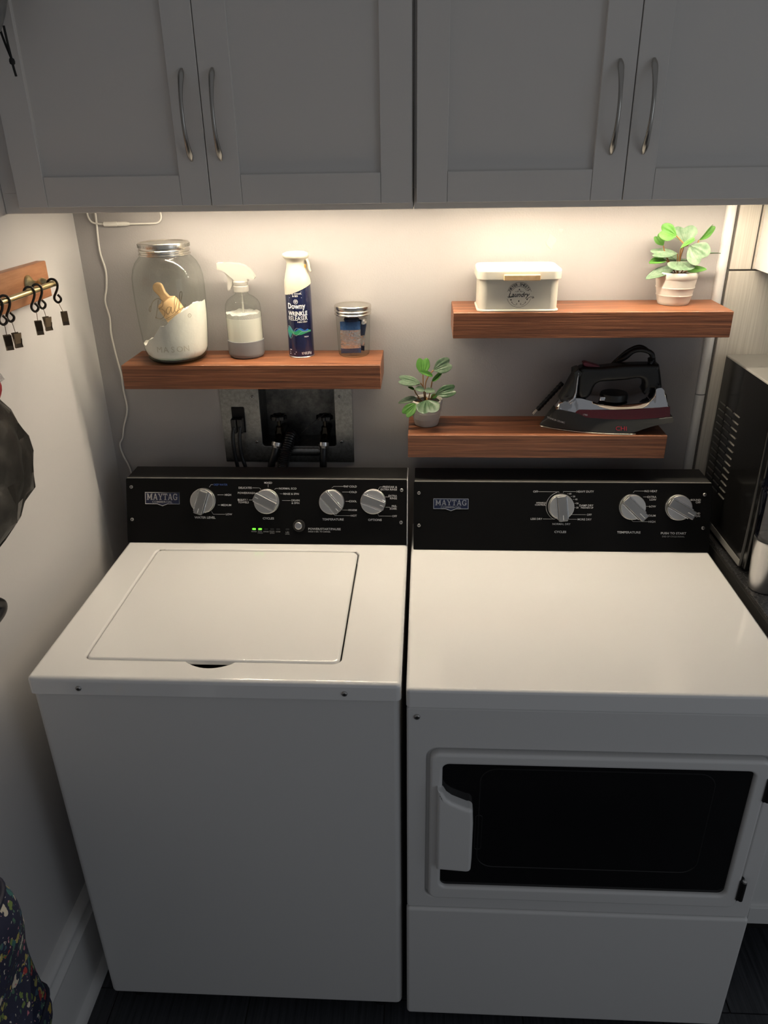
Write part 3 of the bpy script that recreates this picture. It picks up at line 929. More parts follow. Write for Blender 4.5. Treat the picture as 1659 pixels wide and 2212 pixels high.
for hz in (0.7090, 0.4560):
    hg = MB().tube([(0.6375, -0.7025, hz - 0.024), (0.6375, -0.7025, hz + 0.024)], 0.0046, 12).build('hinge', M['iron_black'], t)
    MB().lathe([(0.0046, 0), (0.0040, 0.003), (0.0015, 0.0045)], (0.6375, -0.7025, hz + 0.024), 12).build('hinge_cap', M['steel'], hg)
    MB().box(0.630, 0.640, -0.7035, -0.690, hz - 0.026, hz + 0.026).build('hinge_leaf', M['iron_black'], hg, bevel=0.001)
# console
PD = Plane(-0.1975, 0.9082, -0.1468, 1.0543)
pr = [(-0.1950, 0.9082), (-0.1450, 1.0528), (-0.1400, 1.0543), (-0.064, 1.0543), (-0.060, 1.0520), (-0.060, 0.9082)]
m_ = MB()
m_.rings([[(x, y, z) for y, z in pr] for x in (0.0105, 0.6660)])
con = m_.build('console', M['black_shell'], t, bevel=0.0015)
face = MB().slab(rrect(0.0092, 0.6672, 0.0005, PD.len, 0.002, 2), -0.0022, 0.0008, 0.0008, 0, fn=PD, n=2).build('control_panel', M['black'], t, ang=50)
MB().box(0.0110, 0.6655, -0.1466, -0.1434, 1.0539, 1.0553).build('panel_edge_highlight', M['mwtop'], con, smooth=False)  # bevel highlight on the dryer console, painted as a grey strip
for u, v in ((0.0208, 0.1294), (0.0214, 0.0557), (0.6520, 0.1300), (0.6520, 0.0555)):
    screw(t, lambda a, b, c: PD(a, b, c + 0.0008), u, v, 0.0040, 0.0024)
badge(t, PD, 0.0533, 0.1326, 0.0905, 0.1175)
knob(t, PD, 0.3377, 0.1014, D(-84), poke=0.004, back=-0.002)
knob(t, PD, 0.4938, 0.1016, D(-44), poke=0.008, back=0)
knob(t, PD, 0.5945, 0.1013, D(-30), poke=0.008, back=0)
arc = [(0.3377 + 0.0325 * math.cos(a), 0.1014 + 0.0325 * math.sin(a)) for a in [D(105 + 140 * k / 16) for k in range(17)]]
dial_print(face, PD, [('OFF', 0.2760, 0.1343, h, 'l'), ('HEAVY DUTY', 0.3720, 0.1350, h, 'l'), ('60', 0.3555, 0.1300, 0.0036, 'l'), ('50', 0.3640, 0.1240, 0.0036, 'l'), ('40', 0.3690, 0.1175, 0.0036, 'l'), ('30', 0.3720, 0.1085, 0.0036, 'l'), ('20', 0.3720, 0.0990, 0.0036, 'l'),
                      ('DAMP DRY', 0.3790, 0.1039, h, 'l'), ('FRESHEN UP', 0.3825, 0.0988, 0.0034, 'l'), ('OFF', 0.3960, 0.0832, h, 'l'), ('MORE DRY', 0.3760, 0.0726, h, 'l'), ('NORMAL DRY', 0.3405, 0.0617, h, 'c'), ('LESS DRY', 0.2975, 0.0728, h, 'r'), ('WRINKLE', 0.3045, 0.1090, 0.0034, 'r'), ('CONTROL', 0.3045, 0.1045, 0.0034, 'r')],
           [arc, [(0.2860, 0.1343), (0.3330, 0.1343), (0.3330, 0.1318)], [(0.3425, 0.1318), (0.3425, 0.1350), (0.3705, 0.1350)], [(0.3620, 0.0832), (0.3940, 0.0832)], [(0.3520, 0.0760), (0.3545, 0.0726), (0.3745, 0.0726)], [(0.3405, 0.0660), (0.3405, 0.0725)], [(0.2990, 0.0728), (0.3250, 0.0728), (0.3280, 0.0755)],
            [(0.3515, 0.1300), (0.3545, 0.1300)], [(0.3590, 0.1240), (0.3625, 0.1240)], [(0.3645, 0.1175), (0.3675, 0.1175)], [(0.3680, 0.1085), (0.3710, 0.1085)], [(0.3680, 0.0990), (0.3710, 0.0990)]],
           [('CYCLES', 0.3383, 0.0439, 0.0046, 0.0265)])
dial_print(face, PD, [('NO HEAT', 0.5485, 0.1369, h, 'r'), ('EXTRA', 0.5470, 0.1240, h, 'r'), ('LOW', 0.5470, 0.1180, h, 'r'), ('LOW', 0.5470, 0.1029, h, 'r'), ('MEDIUM', 0.5470, 0.0822, h, 'r'), ('HIGH', 0.5470, 0.0687, h, 'r')],
           [[(0.4960, 0.1330), (0.4990, 0.1369), (0.5230, 0.1369)], [(0.5180, 0.1240), (0.5300, 0.1240)], [(0.5240, 0.1029), (0.5350, 0.1029)], [(0.4950, 0.0720), (0.4980, 0.0687), (0.5320, 0.0687)]],
           [('TEMPERATURE', 0.4898, 0.0443, 0.0046, 0.0515)])
dial_print(face, PD, [('SOUND', 0.6440, 0.1180, h, 'r'), ('OFF', 0.6440, 0.1125, h, 'r'), ('SOUND', 0.6440, 0.0880, h, 'r'), ('ON', 0.6440, 0.0820, h, 'r')],
           [[(0.6200, 0.1180), (0.6260, 0.1180)]], [('PUSH TO START', 0.5880, 0.0431, 0.0046, 0.0555)])
MB().text('END OF CYCLE SIGNAL', 0.5880, 0.0340, 0.0034, PD, width=0.049, bold=0.004, w=0.0012).build('lettering', M['inkdim'], face, smooth=False)

# ================================================================== OUTLET BOX, HOSES, CORDS BEHIND THE WASHER
t = thing('utility_box', (-0.2955, 0.0, 1.043), 'galvanised steel washer utility box recessed in the wall', 'utility box')
m_ = MB()
bulge = []
m_.frame([(-0.453, 1.0435), (-0.138, 1.0435), (-0.138, 1.272), (-0.453, 1.272)], rrect(-0.3590, -0.1810, 1.0850, 1.248, 0.006, 4), 0.0003, 0.0032, 0.001, 0.002, fn=XZ, n=3, win=-0.004)
plate = m_.build('face_plate', M['galv'], t, ang=50)
m_ = MB()
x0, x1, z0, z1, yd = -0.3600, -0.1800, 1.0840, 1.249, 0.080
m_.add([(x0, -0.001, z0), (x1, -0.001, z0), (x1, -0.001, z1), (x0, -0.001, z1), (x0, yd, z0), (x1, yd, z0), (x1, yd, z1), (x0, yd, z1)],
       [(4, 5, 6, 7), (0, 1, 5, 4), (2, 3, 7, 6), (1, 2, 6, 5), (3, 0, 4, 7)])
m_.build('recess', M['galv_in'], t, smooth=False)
m_ = MB()
m_.tube([(-0.302, -0.003, 1.070), (-0.292, -0.0035, 1.070), (-0.225, -0.0035, 1.070), (-0.215, -0.003, 1.070)], [(0.002, 0.001), (0.010, 0.0035), (0.010, 0.0035), (0.002, 0.001)], 12)
m_.build('lip_bulge', M['galv'], t, ang=70)
wfn = lambda u, v, w: (u, -0.0032 - w, v)
for u, v in ((-0.3751, 1.2075), (-0.1684, 1.2076), (-0.3738, 1.0961), (-0.1672, 1.0968)):
    screw(t, wfn, u, v, 0.0042, 0.002)
m_ = MB()
m_.box(-0.4275, -0.3970, -0.0062, -0.0032, 1.120, 1.183)
m_.build('outlet', M['gap'], t, bevel=0.001)
def valve(x, lab):
    v = thing('water_valve', (x, 0.02, 1.10), lab, 'valve', 'washer water valves')
    pts = []
    for k in range(48):
        a = 2 * math.pi * k / 48
        r = 0.0185 * (1 + 0.10 * math.cos(8 * a))
        pts.append((x + r * math.cos(a), 0.010 + r * math.sin(a)))
    m_ = MB()
    m_.frame(pts, circ(x, 0.010, 0.011, 24), 1.150, 1.160, 0.003, 0.002, n=3)
    for k in range(4):
        a = math.pi * k / 4
        m_.tube([(x - 0.013 * math.cos(a), 0.010 - 0.013 * math.sin(a), 1.154), (x + 0.013 * math.cos(a), 0.010 + 0.013 * math.sin(a), 1.154)], 0.002, 6)
    m_.build('handwheel', M['rubber'], v, ang=50)
    MB().lathe([(0.0045, 1.130), (0.0045, 1.156), (0.006, 1.158), (0.002, 1.161)], (x, 0.010, 0), 12).build('spindle', M['brassv'], v)
    m_ = MB()
    m_.lathe([(0.010, 1.098), (0.012, 1.104), (0.012, 1.116), (0.009, 1.122), (0.009, 1.130), (0.006, 1.133)], (x, 0.010, 0), 6)
    m_.tube([(x, 0.012, 1.108), (x, 0.078, 1.108)], 0.009, 12)
    m_.build('valve_body', M['brassv'], v, ang=40)
    MB().tube([(x, 0.008, 1.110), (x - 0.001, -0.012, 1.100)], 0.0095, 16).build('spout', M['brassv'], v)
    return v
valve(-0.318, 'round-handled water valve on the left inside the utility box')
valve(-0.207, 'round-handled water valve on the right inside the utility box')
def hose(x, pts, lab):
    v = thing('water_hose', (x, -0.02, 1.0), lab, 'hose', 'black washer hoses')
    MB().tube(bez(pts, 6), 0.0088, 14).build('hose', M['rubber'], v, ang=80)
    a, b = Vector(pts[0]), Vector(pts[1])
    d = (b - a).normalized()
    m_ = MB()
    m_.tube([a - d * 0.011, a - d * 0.010, a - d * 0.002, a, a + d * 0.004], [0.009, 0.0125, 0.0125, 0.011, 0.0098], 18)
    m_.build('coupling', M['steel'], v, ang=40)
hose(-0.325, [(-0.3225, -0.022, 1.091), (-0.3265, -0.028, 1.075), (-0.337, -0.030, 1.045), (-0.345, -0.028, 0.99), (-0.345, -0.024, 0.93)], 'black rubber hose screwed to the left water valve')
hose(-0.208, [(-0.2083, -0.022, 1.091), (-0.2090, -0.028, 1.075), (-0.2105, -0.031, 1.045), (-0.211, -0.028, 0.99), (-0.211, -0.024, 0.93)], 'black rubber hose screwed to the right water valve')
path = bez([(-0.285, 0.04, 1.088), (-0.290, 0.010, 1.110), (-0.297, -0.018, 1.088), (-0.305, -0.030, 1.06), (-0.309, -0.032, 1.03), (-0.309, -0.030, 0.93)], 14)
tag(MB().tube(path, [0.0142 if k % 2 else 0.0128 for k in range(len(path))], 18).build('drain_hose', M['rubber'], ang=20), 'thick ribbed black drain hose leaving the utility box', 'hose')
for px, pts, lab in ((-0.4205, [(-0.4205, -0.024, 1.140), (-0.4245, -0.029, 1.115), (-0.423, -0.030, 1.07), (-0.419, -0.030, 1.03), (-0.415, -0.03, 0.95)], 'left of two black power cords plugged in at the utility box'),
                     (-0.4060, [(-0.4060, -0.024, 1.140), (-0.4085, -0.030, 1.110), (-0.407, -0.031, 1.07), (-0.399, -0.031, 1.03), (-0.396, -0.03, 0.95)], 'right of two black power cords plugged in at the utility box')):
    t = thing('power_cord', (px, -0.02, 1.0), lab, 'power cord', 'power cords at the utility box')
    MB().slab(rrect(px - 0.0066, px + 0.0066, 1.124, 1.160, 0.003, 3), 0.0062, 0.026, 0.003, 0, fn=XZ).build('plug', M['rubber'], t)
    MB().tube(bez(pts, 6), 0.0046, 10).build('cord', M['rubber'], t)
tag(MB().tube(bez([(-0.206, -0.010, 1.167), (-0.235, -0.008, 1.145), (-0.263, -0.006, 1.118)], 5), 0.0009, 6).build('cable_tie', M['rubber']), 'thin black cable tie looped on the right water valve', 'cable tie')
# straw-thin tie stands on the valve handwheel

# white lead of the light strip
t = thing('white_cable', (-0.68, -0.005, 1.02), 'thin white power cord hanging down the wall corner', 'cable')
pts = [(-0.6770, -0.012, 1.632), (-0.6776, -0.006, 1.612), (-0.6822, -0.005, 1.541), (-0.676, -0.005, 1.500), (-0.6805, -0.005, 1.462), (-0.689, -0.005, 1.432), (-0.6850, -0.005, 1.395), (-0.6878, -0.005, 1.359),
       (-0.6850, -0.005, 1.310), (-0.6802, -0.005, 1.262), (-0.681, -0.005, 1.225), (-0.6796, -0.005, 1.177), (-0.6950, -0.005, 1.135), (-0.7026, -0.005, 1.106), (-0.7125, -0.005, 1.088), (-0.709, -0.005, 1.060), (-0.6976, -0.005, 1.0236), (-0.690, -0.01, 0.96)]
MB().tube(bez(pts, 5), 0.0021, 8).build('lead', M['cord'], t, ang=80)
pts = [(-0.6930, -0.010, 1.634), (-0.6952, -0.006, 1.612), (-0.689, -0.006, 1.599), (-0.676, -0.006, 1.595), (-0.6574, -0.006, 1.5945), (-0.6066, -0.006, 1.594), (-0.5557, -0.006, 1.5945), (-0.541, -0.006, 1.598), (-0.5344, -0.008, 1.610), (-0.536, -0.02, 1.634)]
MB().tube(bez(pts, 6), 0.0019, 8).build('loop', M['cord'], t, ang=80)
m_ = MB()
m_.tube([(-0.664, -0.006, 1.594), (-0.662, -0.006, 1.594), (-0.634, -0.006, 1.594), (-0.6335, -0.006, 1.594), (-0.6325, -0.006, 1.594), (-0.632, -0.006, 1.594), (-0.614, -0.006, 1.594), (-0.606, -0.006, 1.594)],
        [0.0025, 0.0050, 0.0050, 0.0040, 0.0040, 0.0046, 0.0044, 0.0026], 12)
m_.build('connector', M['cord'], t, ang=40)

# ================================================================== SHELF 1 : BIG JAR
def rot_in(c, ang):
    """cylinder mapping: u = arc length, v = height, w = out; ang = heading of u=0 (0 = -y)"""
    def fn_r(r):
        def fn(u, v, w):
            a = ang + u / r
            return (c[0] + (r + w) * math.sin(a), c[1] - (r + w) * math.cos(a), c[2] + v)
        return fn
    return fn_r

JC = (-0.5145, -0.0775, S1)
t = thing('glass_jar', JC, 'large clear glass jar of white powder with a metal lid', 'jar')
prof = [(0.0, 0.003), (0.038, 0.002), (0.046, 0.0), (0.056, 0.003), (0.064, 0.012), (0.0680, 0.025), (0.0700, 0.045), (0.0730, 0.085), (0.0745, 0.130), (0.0745, 0.160), (0.0735, 0.178), (0.0695, 0.194), (0.0630, 0.207), (0.0550, 0.216), (0.0505, 0.2205), (0.0500, 0.230)]
m_ = MB()
m_.lathe(prof, JC, 56, False, False)
m_.build('glass_body', M['glass'], t, ang=80)
m_ = MB()
m_.lathe([(0.040, 0.0008), (0.0462, 0.0006), (0.056, 0.0034), (0.0620, 0.0092), (0.0600, 0.013), (0.045, 0.0065), (0.020, 0.005)], JC, 48, False, True)
m_.build('glass_base', M['glass_thick'], t, ang=80)
m_ = MB()
m_.lathe([(0.0518, 0.2205), (0.0535, 0.2215), (0.0535, 0.2235), (0.0512, 0.2245), (0.0512, 0.2275), (0.0530, 0.2290), (0.0530, 0.2315), (0.0516, 0.233), (0.0520, 0.2350), (0.0528, 0.2365), (0.0528, 0.2440), (0.0515, 0.2460), (0.0480, 0.2465), (0.0470, 0.2450), (0.001, 0.2450)], JC, 64)
m_.build('lid', M['lid'], t, ang=35)
m_ = MB()
for k in range(90):
    a = 2 * math.pi * k / 90
    m_.box(-0.0004, 0.0004, -0.0533, -0.0524, 0.2372, 0.2435, Matrix.Translation(JC) @ Matrix.Rotation(a, 4, 'Z'))
m_.build('lid_knurl', M['lid'], t, smooth=False)
CYL = rot_in(JC, D(11))
fn = CYL(0.0741)
m_ = MB()
def script(mb_, strokes, fn, r, z0, sx, sz, n=6, w=0.0006):
    for st in strokes:
        pp = bez([(a, b) for a, b in [(p[0], p[1]) for p in st]] if False else [Vector((p[0], p[1], 0)) for p in st], 5)
        mb_.tube([fn(p.x * sx, z0 + p.y * sz, w) for p in pp], r, n)
ball = [[(-0.62, -0.42), (-0.50, -0.05), (-0.36, 0.52)],
        [(-0.80, 0.22), (-0.92, 0.02), (-0.86, -0.10), (-0.80, 0.10), (-0.66, 0.42), (-0.38, 0.60), (-0.16, 0.46), (-0.20, 0.22), (-0.40, 0.08), (-0.24, 0.06), (-0.12, -0.10), (-0.22, -0.34), (-0.44, -0.44), (-0.62, -0.34)],
        [(0.16, 0.16), (0.04, 0.14), (-0.06, -0.06), (0.0, -0.20), (0.10, -0.10), (0.20, 0.16), (0.18, -0.08), (0.24, -0.16), (0.34, 0.0), (0.50, 0.40), (0.52, 0.62), (0.46, 0.66), (0.38, 0.40), (0.34, 0.04), (0.38, -0.12), (0.48, -0.04),
         (0.62, 0.28), (0.76, 0.66), (0.78, 0.86), (0.70, 0.84), (0.62, 0.52), (0.56, 0.14), (0.62, -0.04), (0.76, 0.06), (0.90, 0.20)],
        [(-0.30, -0.52), (-0.10, -0.44), (0.30, -0.22), (0.62, 0.02), (0.96, 0.12)], [(-0.20, -0.56), (0.10, -0.42), (0.50, -0.14)]]
script(m_, ball, fn, 0.0009, 0.1195, 0.043, 0.040)
m_.text('R', 0.0445, 0.1030, 0.0034, fn, bold=0.01, w=0.0012)
m_.tube([fn(0.0445 + 0.0036 * math.cos(a), 0.1047 + 0.0036 * math.sin(a), 0.0006) for a in [2 * math.pi * k / 16 for k in range(16)]], 0.0005, 5, loop=True)
m_.build('embossed_script', M['emboss'], t, ang=70)
m_ = MB()
fn2 = CYL(0.0702)
for k, ch in enumerate('MASON'):
    m_.text(ch, -0.0285 + 0.0142 * k, 0.0310, 0.0120, fn2, bold=0.0, w=0.0012)
m_.build('embossed_lettering', M['emboss'], t, smooth=False)
# powder, heaped against the right side
def pow_h(x, y):
    base = 0.078 + 0.80 * x - 0.22 * (y + 0.03)
    base += 0.010 * noise.noise(Vector((x * 60, y * 60, 3.0))) + 0.005 * noise.noise(Vector((x * 170, y * 170, 9.0)))
    if x < -0.005: base = max(base, 0.040 + 0.004 * noise.noise(Vector((x * 90, y * 90, 1))))
    return max(0.028, min(0.128, base))
m_ = MB()
na, nr = 64, 14
rs = []
for r_, z_ in ((0.044, 0.0075), (0.055, 0.010), (0.0625, 0.0175), (0.0665, 0.027)):
    rs.append([(JC[0] + r_ * math.cos(2 * math.pi * k / na), JC[1] + r_ * math.sin(2 * math.pi * k / na), JC[2] + z_) for k in range(na)])
def rin(z): return 0.0675 + (0.0715 - 0.0675) * min(1, max(0, (z - 0.028) / 0.07))
for q in range(4):
    ring = []
    for k in range(na):
        a = 2 * math.pi * k / na
        hh = pow_h(0.0705 * math.cos(a), 0.0705 * math.sin(a))
        z_ = 0.028 + (hh - 0.028) * (q + 1) / 4
        r_ = rin(z_)
        ring.append((JC[0] + r_ * math.cos(a), JC[1] + r_ * math.sin(a), JC[2] + z_))
    rs.append(ring)
for q in range(1, nr):
    rr = 0.0695 * (1 - q / nr)
    rs.append([(JC[0] + rr * math.cos(2 * math.pi * k / na), JC[1] + rr * math.sin(2 * math.pi * k / na), JC[2] + pow_h(rr * math.cos(2 * math.pi * k / na), rr * math.sin(2 * math.pi * k / na))) for k in range(na)])
m_.rings(rs)
tag(m_.build('washing_powder', M['powder'], ang=60), 'white powder heaped inside the large glass jar', 'powder', kind='stuff')
# wooden scoop
t = thing('wooden_scoop', (-0.515, -0.085, S1 + 0.085), 'small pale wooden scoop stuck in the white powder', 'scoop')
ax = Vector((0.50, 0.0, -0.866))
sd = Vector((0.866, 0.0, 0.50))
fr_ = Vector((0, -1, 0))
O_ = Vector((-0.5395, -0.090, S1 + 0.165))
def SC(u, v, w): return O_ + ax * u + sd * v + fr_ * w
m_ = MB()
ol = [(0.012 - 0.012 * math.cos(a), 0.0115 * math.sin(a)) for a in [D(-90 + 18 * k) for k in range(11)]][::-1]
ol = [(0.0 + 0.0115 - 0.0115 * math.cos(D(-90 + 18 * k)), 0.0115 * math.sin(D(-90 + 18 * k))) for k in range(11)]
ol = ol + [(0.026, 0.0085), (0.036, 0.010), (0.041, 0.016), (0.046, 0.018), (0.046, -0.018), (0.041, -0.016), (0.036, -0.010), (0.026, -0.0085)]
m_.slab(ol, -0.005, 0.005, 0.003, 0.003, fn=SC, n=3)
m_.build('handle', M['ltwood'], t, ang=60)
m_ = MB()
rs = []
for u, rr in ((0.040, 0.018), (0.043, 0.0225), (0.050, 0.0245), (0.075, 0.0245), (0.095, 0.0235)):
    ring = []
    for k in range(13):
        a = D(-20 + 220 * k / 12)
        ring.append(SC(u, -rr * math.cos(a), 0.006 + rr * 0.62 * math.sin(a)))
    for k in range(13):
        a = D(200 - 220 * k / 12)
        r2 = rr - (0.0035 if u > 0.041 else 0.016)
        ring.append(SC(u, -r2 * math.cos(a), 0.006 + r2 * 0.62 * math.sin(a)))
    rs.append(ring)
m_.rings(rs)
m_.build('bowl', M['ltwood'], t, ang=50)
MB().slab([(0.042 + 0 * k, 0.0) for k in range(0)] or circ(0, 0, 0.0175, 20), 0.040, 0.044, 0.001, 0, fn=lambda u, v, w: SC(w, u, 0.008 + v * 0.62)).build('bowl_end', M['ltwood'], t)

# ---- spray bottle
BC = (-0.366, -0.050, S1)
t = thing('spray_bottle', BC, 'clear glass spray bottle with milky liquid and grey sleeve', 'spray bottle')
m_ = MB()
m_.lathe([(0.034, 0.002), (0.0385, 0.010), (0.0388, 0.040), (0.0388, 0.104), (0.0375, 0.114), (0.0330, 0.122), (0.0250, 0.129), (0.0165, 0.1335), (0.0135, 0.1365), (0.0135, 0.146)], BC, 40, True, False)
m_.build('glass_body', M['glass'], t, ang=80)
MB().lathe([(0.0335, 0.0), (0.0375, 0.003), (0.0398, 0.010), (0.0400, 0.0375), (0.0390, 0.0378)], BC, 40).build('silicone_sleeve', M['sleeve'], t, ang=50)
MB().lathe([(0.0330, 0.004), (0.0374, 0.012), (0.0377, 0.040), (0.0377, 0.086), (0.0370, 0.0862)], BC, 40).build('liquid', M['milky'], t, ang=50)
m_ = MB()
rs = []
for q in range(7):
    rr = 0.0375 * (1 - q / 7)
    rs.append([(BC[0] + rr * math.cos(2 * math.pi * k / 40), BC[1] + rr * math.sin(2 * math.pi * k / 40), S1 + 0.0935 + 0.0045 * noise.noise(Vector((rr * 90 * math.cos(2 * math.pi * k / 40), rr * 90 * math.sin(2 * math.pi * k / 40), q))) + (0.0025 if q == 0 else 0)) for k in range(40)])
m_.rings([[(BC[0] + 0.0375 * math.cos(2 * math.pi * k / 40), BC[1] + 0.0375 * math.sin(2 * math.pi * k / 40), S1 + 0.0862) for k in range(40)]] + rs)
m_.build('foam', M['foam'], t, ang=80)
MB().tube([(BC[0], BC[1], S1 + 0.01), (BC[0], BC[1], S1 + 0.15)], 0.0022, 8).build('dip_tube', M['frost'], t)
m_ = MB()
m_.lathe([(0.0158, 0.1405), (0.0164, 0.142), (0.0164, 0.152), (0.0150, 0.153), (0.0150, 0.155), (0.0158, 0.156), (0.0158, 0.161), (0.014, 0.163)], BC, 32)
m_.build('collar', M['frost'], t, ang=40)
def SP(u, v, w):      # traced in the plane of the trigger head, millimetre-like units
    return (BC[0] + 0.004 + (u - 415) * 0.0001455, BC[1] - w, S1 + 0.1635 - (v - 455) * 0.000136)
hd = [(80, 190), (230, 186), (390, 200), (470, 228), (545, 290), (600, 370), (617, 405), (600, 432), (560, 432), (500, 425), (505, 470), (310, 470), (300, 440), (240, 380), (165, 305), (80, 280)]
hd = [(u, -v) for u, v in hd]
m_ = MB()
m_.slab([(u, v) for u, v in hd], -0.0095, 0.0095, 0.004, 0.004, fn=lambda u, v, w: SP(u, -v, w), n=3)
m_.build('spray_head', M['frost'], t, ang=50)
m_ = MB()
m_.slab([(70, -185), (150, -185), (150, -285), (70, -285)], -0.0085, 0.0085, 0.001, 0.001, fn=lambda u, v, w: SP(u, -v, w), n=2)
m_.build('nozzle', M['capw'], t, ang=50)
tr = [(165, -300), (205, -300), (240, -380), (275, -450), (262, -530), (235, -590), (200, -608), (185, -585), (205, -500), (205, -420)]
m_ = MB()
m_.slab(tr, -0.006, 0.006, 0.002, 0.002, fn=lambda u, v, w: SP(u, -v, w), n=2)
m_.build('trigger', M['frost'], t, ang=50)

# ---- aerosol can
CC = (-0.2435, -0.0455, S1)
t = thing('spray_can', CC, 'navy blue fabric spray can with a cream white sprayer cap', 'spray can')
m_ = MB()
m_.lathe([(0.0250, 0.0), (0.0275, 0.001), (0.0280, 0.003), (0.0280, 0.135), (0.0275, 0.150), (0.0255, 0.168), (0.022, 0.178)], CC, 48)
m_.build('can', M['cannavy'], t, ang=60)
MB().lathe([(0.0278, 0.0), (0.0288, 0.0012), (0.0278, 0.0026)], CC, 48, False, False).build('bottom_rim', M['steel'], t)
m_ = MB()
rs = []
prof = [(0.0288, None), (0.0286, 0.155), (0.0276, 0.165), (0.0243, 0.178), (0.0217, 0.188), (0.0207, 0.196), (0.0215, 0.203), (0.0255, 0.2080), (0.0278, 0.2105), (0.0284, 0.2145), (0.0276, 0.2175), (0.020, 0.2205), (0.010, 0.2218), (0.001, 0.2220)]
for r_, z_ in prof:
    ring = []
    for k in range(48):
        a = 2 * math.pi * k / 48
        zz = (0.1455 + 0.0105 * math.cos(a) + 0.004 * math.sin(a)) if z_ is None else z_
        if z_ is not None and z_ < 0.17: zz = z_ + 0.006 * math.cos(a) * (0.17 - z_) / 0.015
        ring.append((CC[0] + r_ * math.cos(a), CC[1] + r_ * math.sin(a), CC[2] + zz))
    rs.append(ring)
m_.rings(rs, False, True)
m_.build('cap', M['capw'], t, ang=60)
m_ = MB()
m_.tube(bez([(CC[0] + 0.0225, CC[1] - 0.006, S1 + 0.2065), (CC[0] + 0.0262, CC[1] - 0.006, S1 + 0.1980), (CC[0] + 0.0272, CC[1] - 0.006, S1 + 0.1880), (CC[0] + 0.0305, CC[1] - 0.006, S1 + 0.1800)], 4),
        [(0.0035, 0.006)] * 10 + [(0.003, 0.0055)] * 2 + [(0.0015, 0.003)], 10)
m_.build('trigger', M['capw'], t, ang=60)
MB().box(CC[0] + 0.0185, CC[0] + 0.0215, CC[1] - 0.0110, CC[1] - 0.0050, S1 + 0.1890, S1 + 0.1955).build('safety_tab', M['orange'], t, bevel=0.001)
CF = rot_in(CC, D(0))(0.0280)
W_ = 0.0005
m_ = MB()
m_.line([(-0.0165, 0.1415), (0.0115, 0.1415)], 0.0008, CF, W_)
m_.text('spray, smooth,', -0.0025, 0.1368, 0.0036, CF, width=0.0285, bold=0.01, w=W_)
m_.text('& GO', -0.0025, 0.1316, 0.0036, CF, width=0.0120, bold=0.03, w=W_)
m_.line([(-0.0165, 0.1296), (0.0115, 0.1296)], 0.0008, CF, W_)
m_.line([(-0.002 + 0.0044 * math.cos(a), 0.1215 + 0.0044 * math.sin(a)) for a in [2 * math.pi * k / 20 for k in range(21)]], 0.0007, CF, W_)
m_.line([(-0.002 + 0.0028 * math.cos(a) * (1 - k / 40), 0.1215 + 0.0028 * math.sin(a) * (1 - k / 40)) for k, a in enumerate([2 * math.pi * k / 16 for k in range(32)])], 0.0006, CF, W_)
m_.text('Downy', -0.0015, 0.1068, 0.0112, CF, width=0.0400, bold=0.02, w=W_)
m_.text('WRINKLE', 0.0005, 0.0922, 0.0086, CF, width=0.0440, bold=0.025, w=W_)
m_.text('RELEASER', 0.0005, 0.0820, 0.0086, CF, width=0.0440, bold=0.0, w=W_)
m_.text('FABRIC SPRAY', 0.0105, 0.0770, 0.0027, CF, width=0.0225, bold=0.015, w=W_)
m_.text('FRESH', 0.0175, 0.0450, 0.0025, CF, width=0.0100, bold=0.01, w=W_)
m_.text('9.7 OZ (275 g)', 0.0165, 0.0080, 0.0048, CF, width=0.0230, bold=0.012, w=W_)
for q, wd in enumerate((0.006, 0.018, 0.015)):
    m_.line([(-0.0250, 0.0175 - 0.0044 * q), (-0.0250 + wd, 0.0175 - 0.0044 * q)], 0.0014, CF, W_)
m_.build('label_lettering', M['printw'], t, smooth=False)['kind'] = 'stuff'
def ribbon(name, f1, f2, mt, x0=-0.030, x1=0.0300, w=0.0003):
    m_ = MB()
    n = 28
    A = [(x0 + (x1 - x0) * k / n) for k in range(n + 1)]
    m_.add([CF(x, f1(x), w) for x in A] + [CF(x, f2(x), w) for x in A], [(k, k + 1, n + 2 + k, n + 1 + k) for k in range(n)])
    m_.build(name, mt, t, smooth=False)
mid = 0.0575
ribbon('label_wave', lambda x: mid + 0.008 * math.exp(-((x - 0.004) / 0.009) ** 2) + 0.005 * math.exp(-((x - 0.021) / 0.005) ** 2), lambda x: mid - 0.002, M['blue1'])
ribbon('label_wave', lambda x: mid + 0.012 * math.exp(-((x + 0.021) / 0.008) ** 2), lambda x: mid - 0.014 * math.exp(-((x + 0.022) / 0.006) ** 2) - 0.001, M['teal1'], w=0.00035)
ribbon('label_wave', lambda x: mid + 0.003 * math.sin(x * 260 + 1.0) * math.exp(-((x - 0.006) / 0.02) ** 2) + 0.0015, lambda x: mid - 0.0055 * math.exp(-((x - 0.0) / 0.016) ** 2) - 0.0015, M['green1'], w=0.0004)
m_ = MB()
m_.line([(x, mid + 0.013 * math.cos((x + 0.024) * 150) * math.exp(-((x + 0.018) / 0.02) ** 2)) for x in [-0.03 + 0.06 * k / 40 for k in range(41)]], 0.0005, CF, 0.0005)
m_.line([(x, mid - 0.016 * math.cos((x + 0.021) * 140) * math.exp(-((x + 0.016) / 0.018) ** 2)) for x in [-0.03 + 0.06 * k / 40 for k in range(41)]], 0.0004, CF, 0.0005)
m_.build('label_wave_lines', M['paleline'], t, smooth=False)

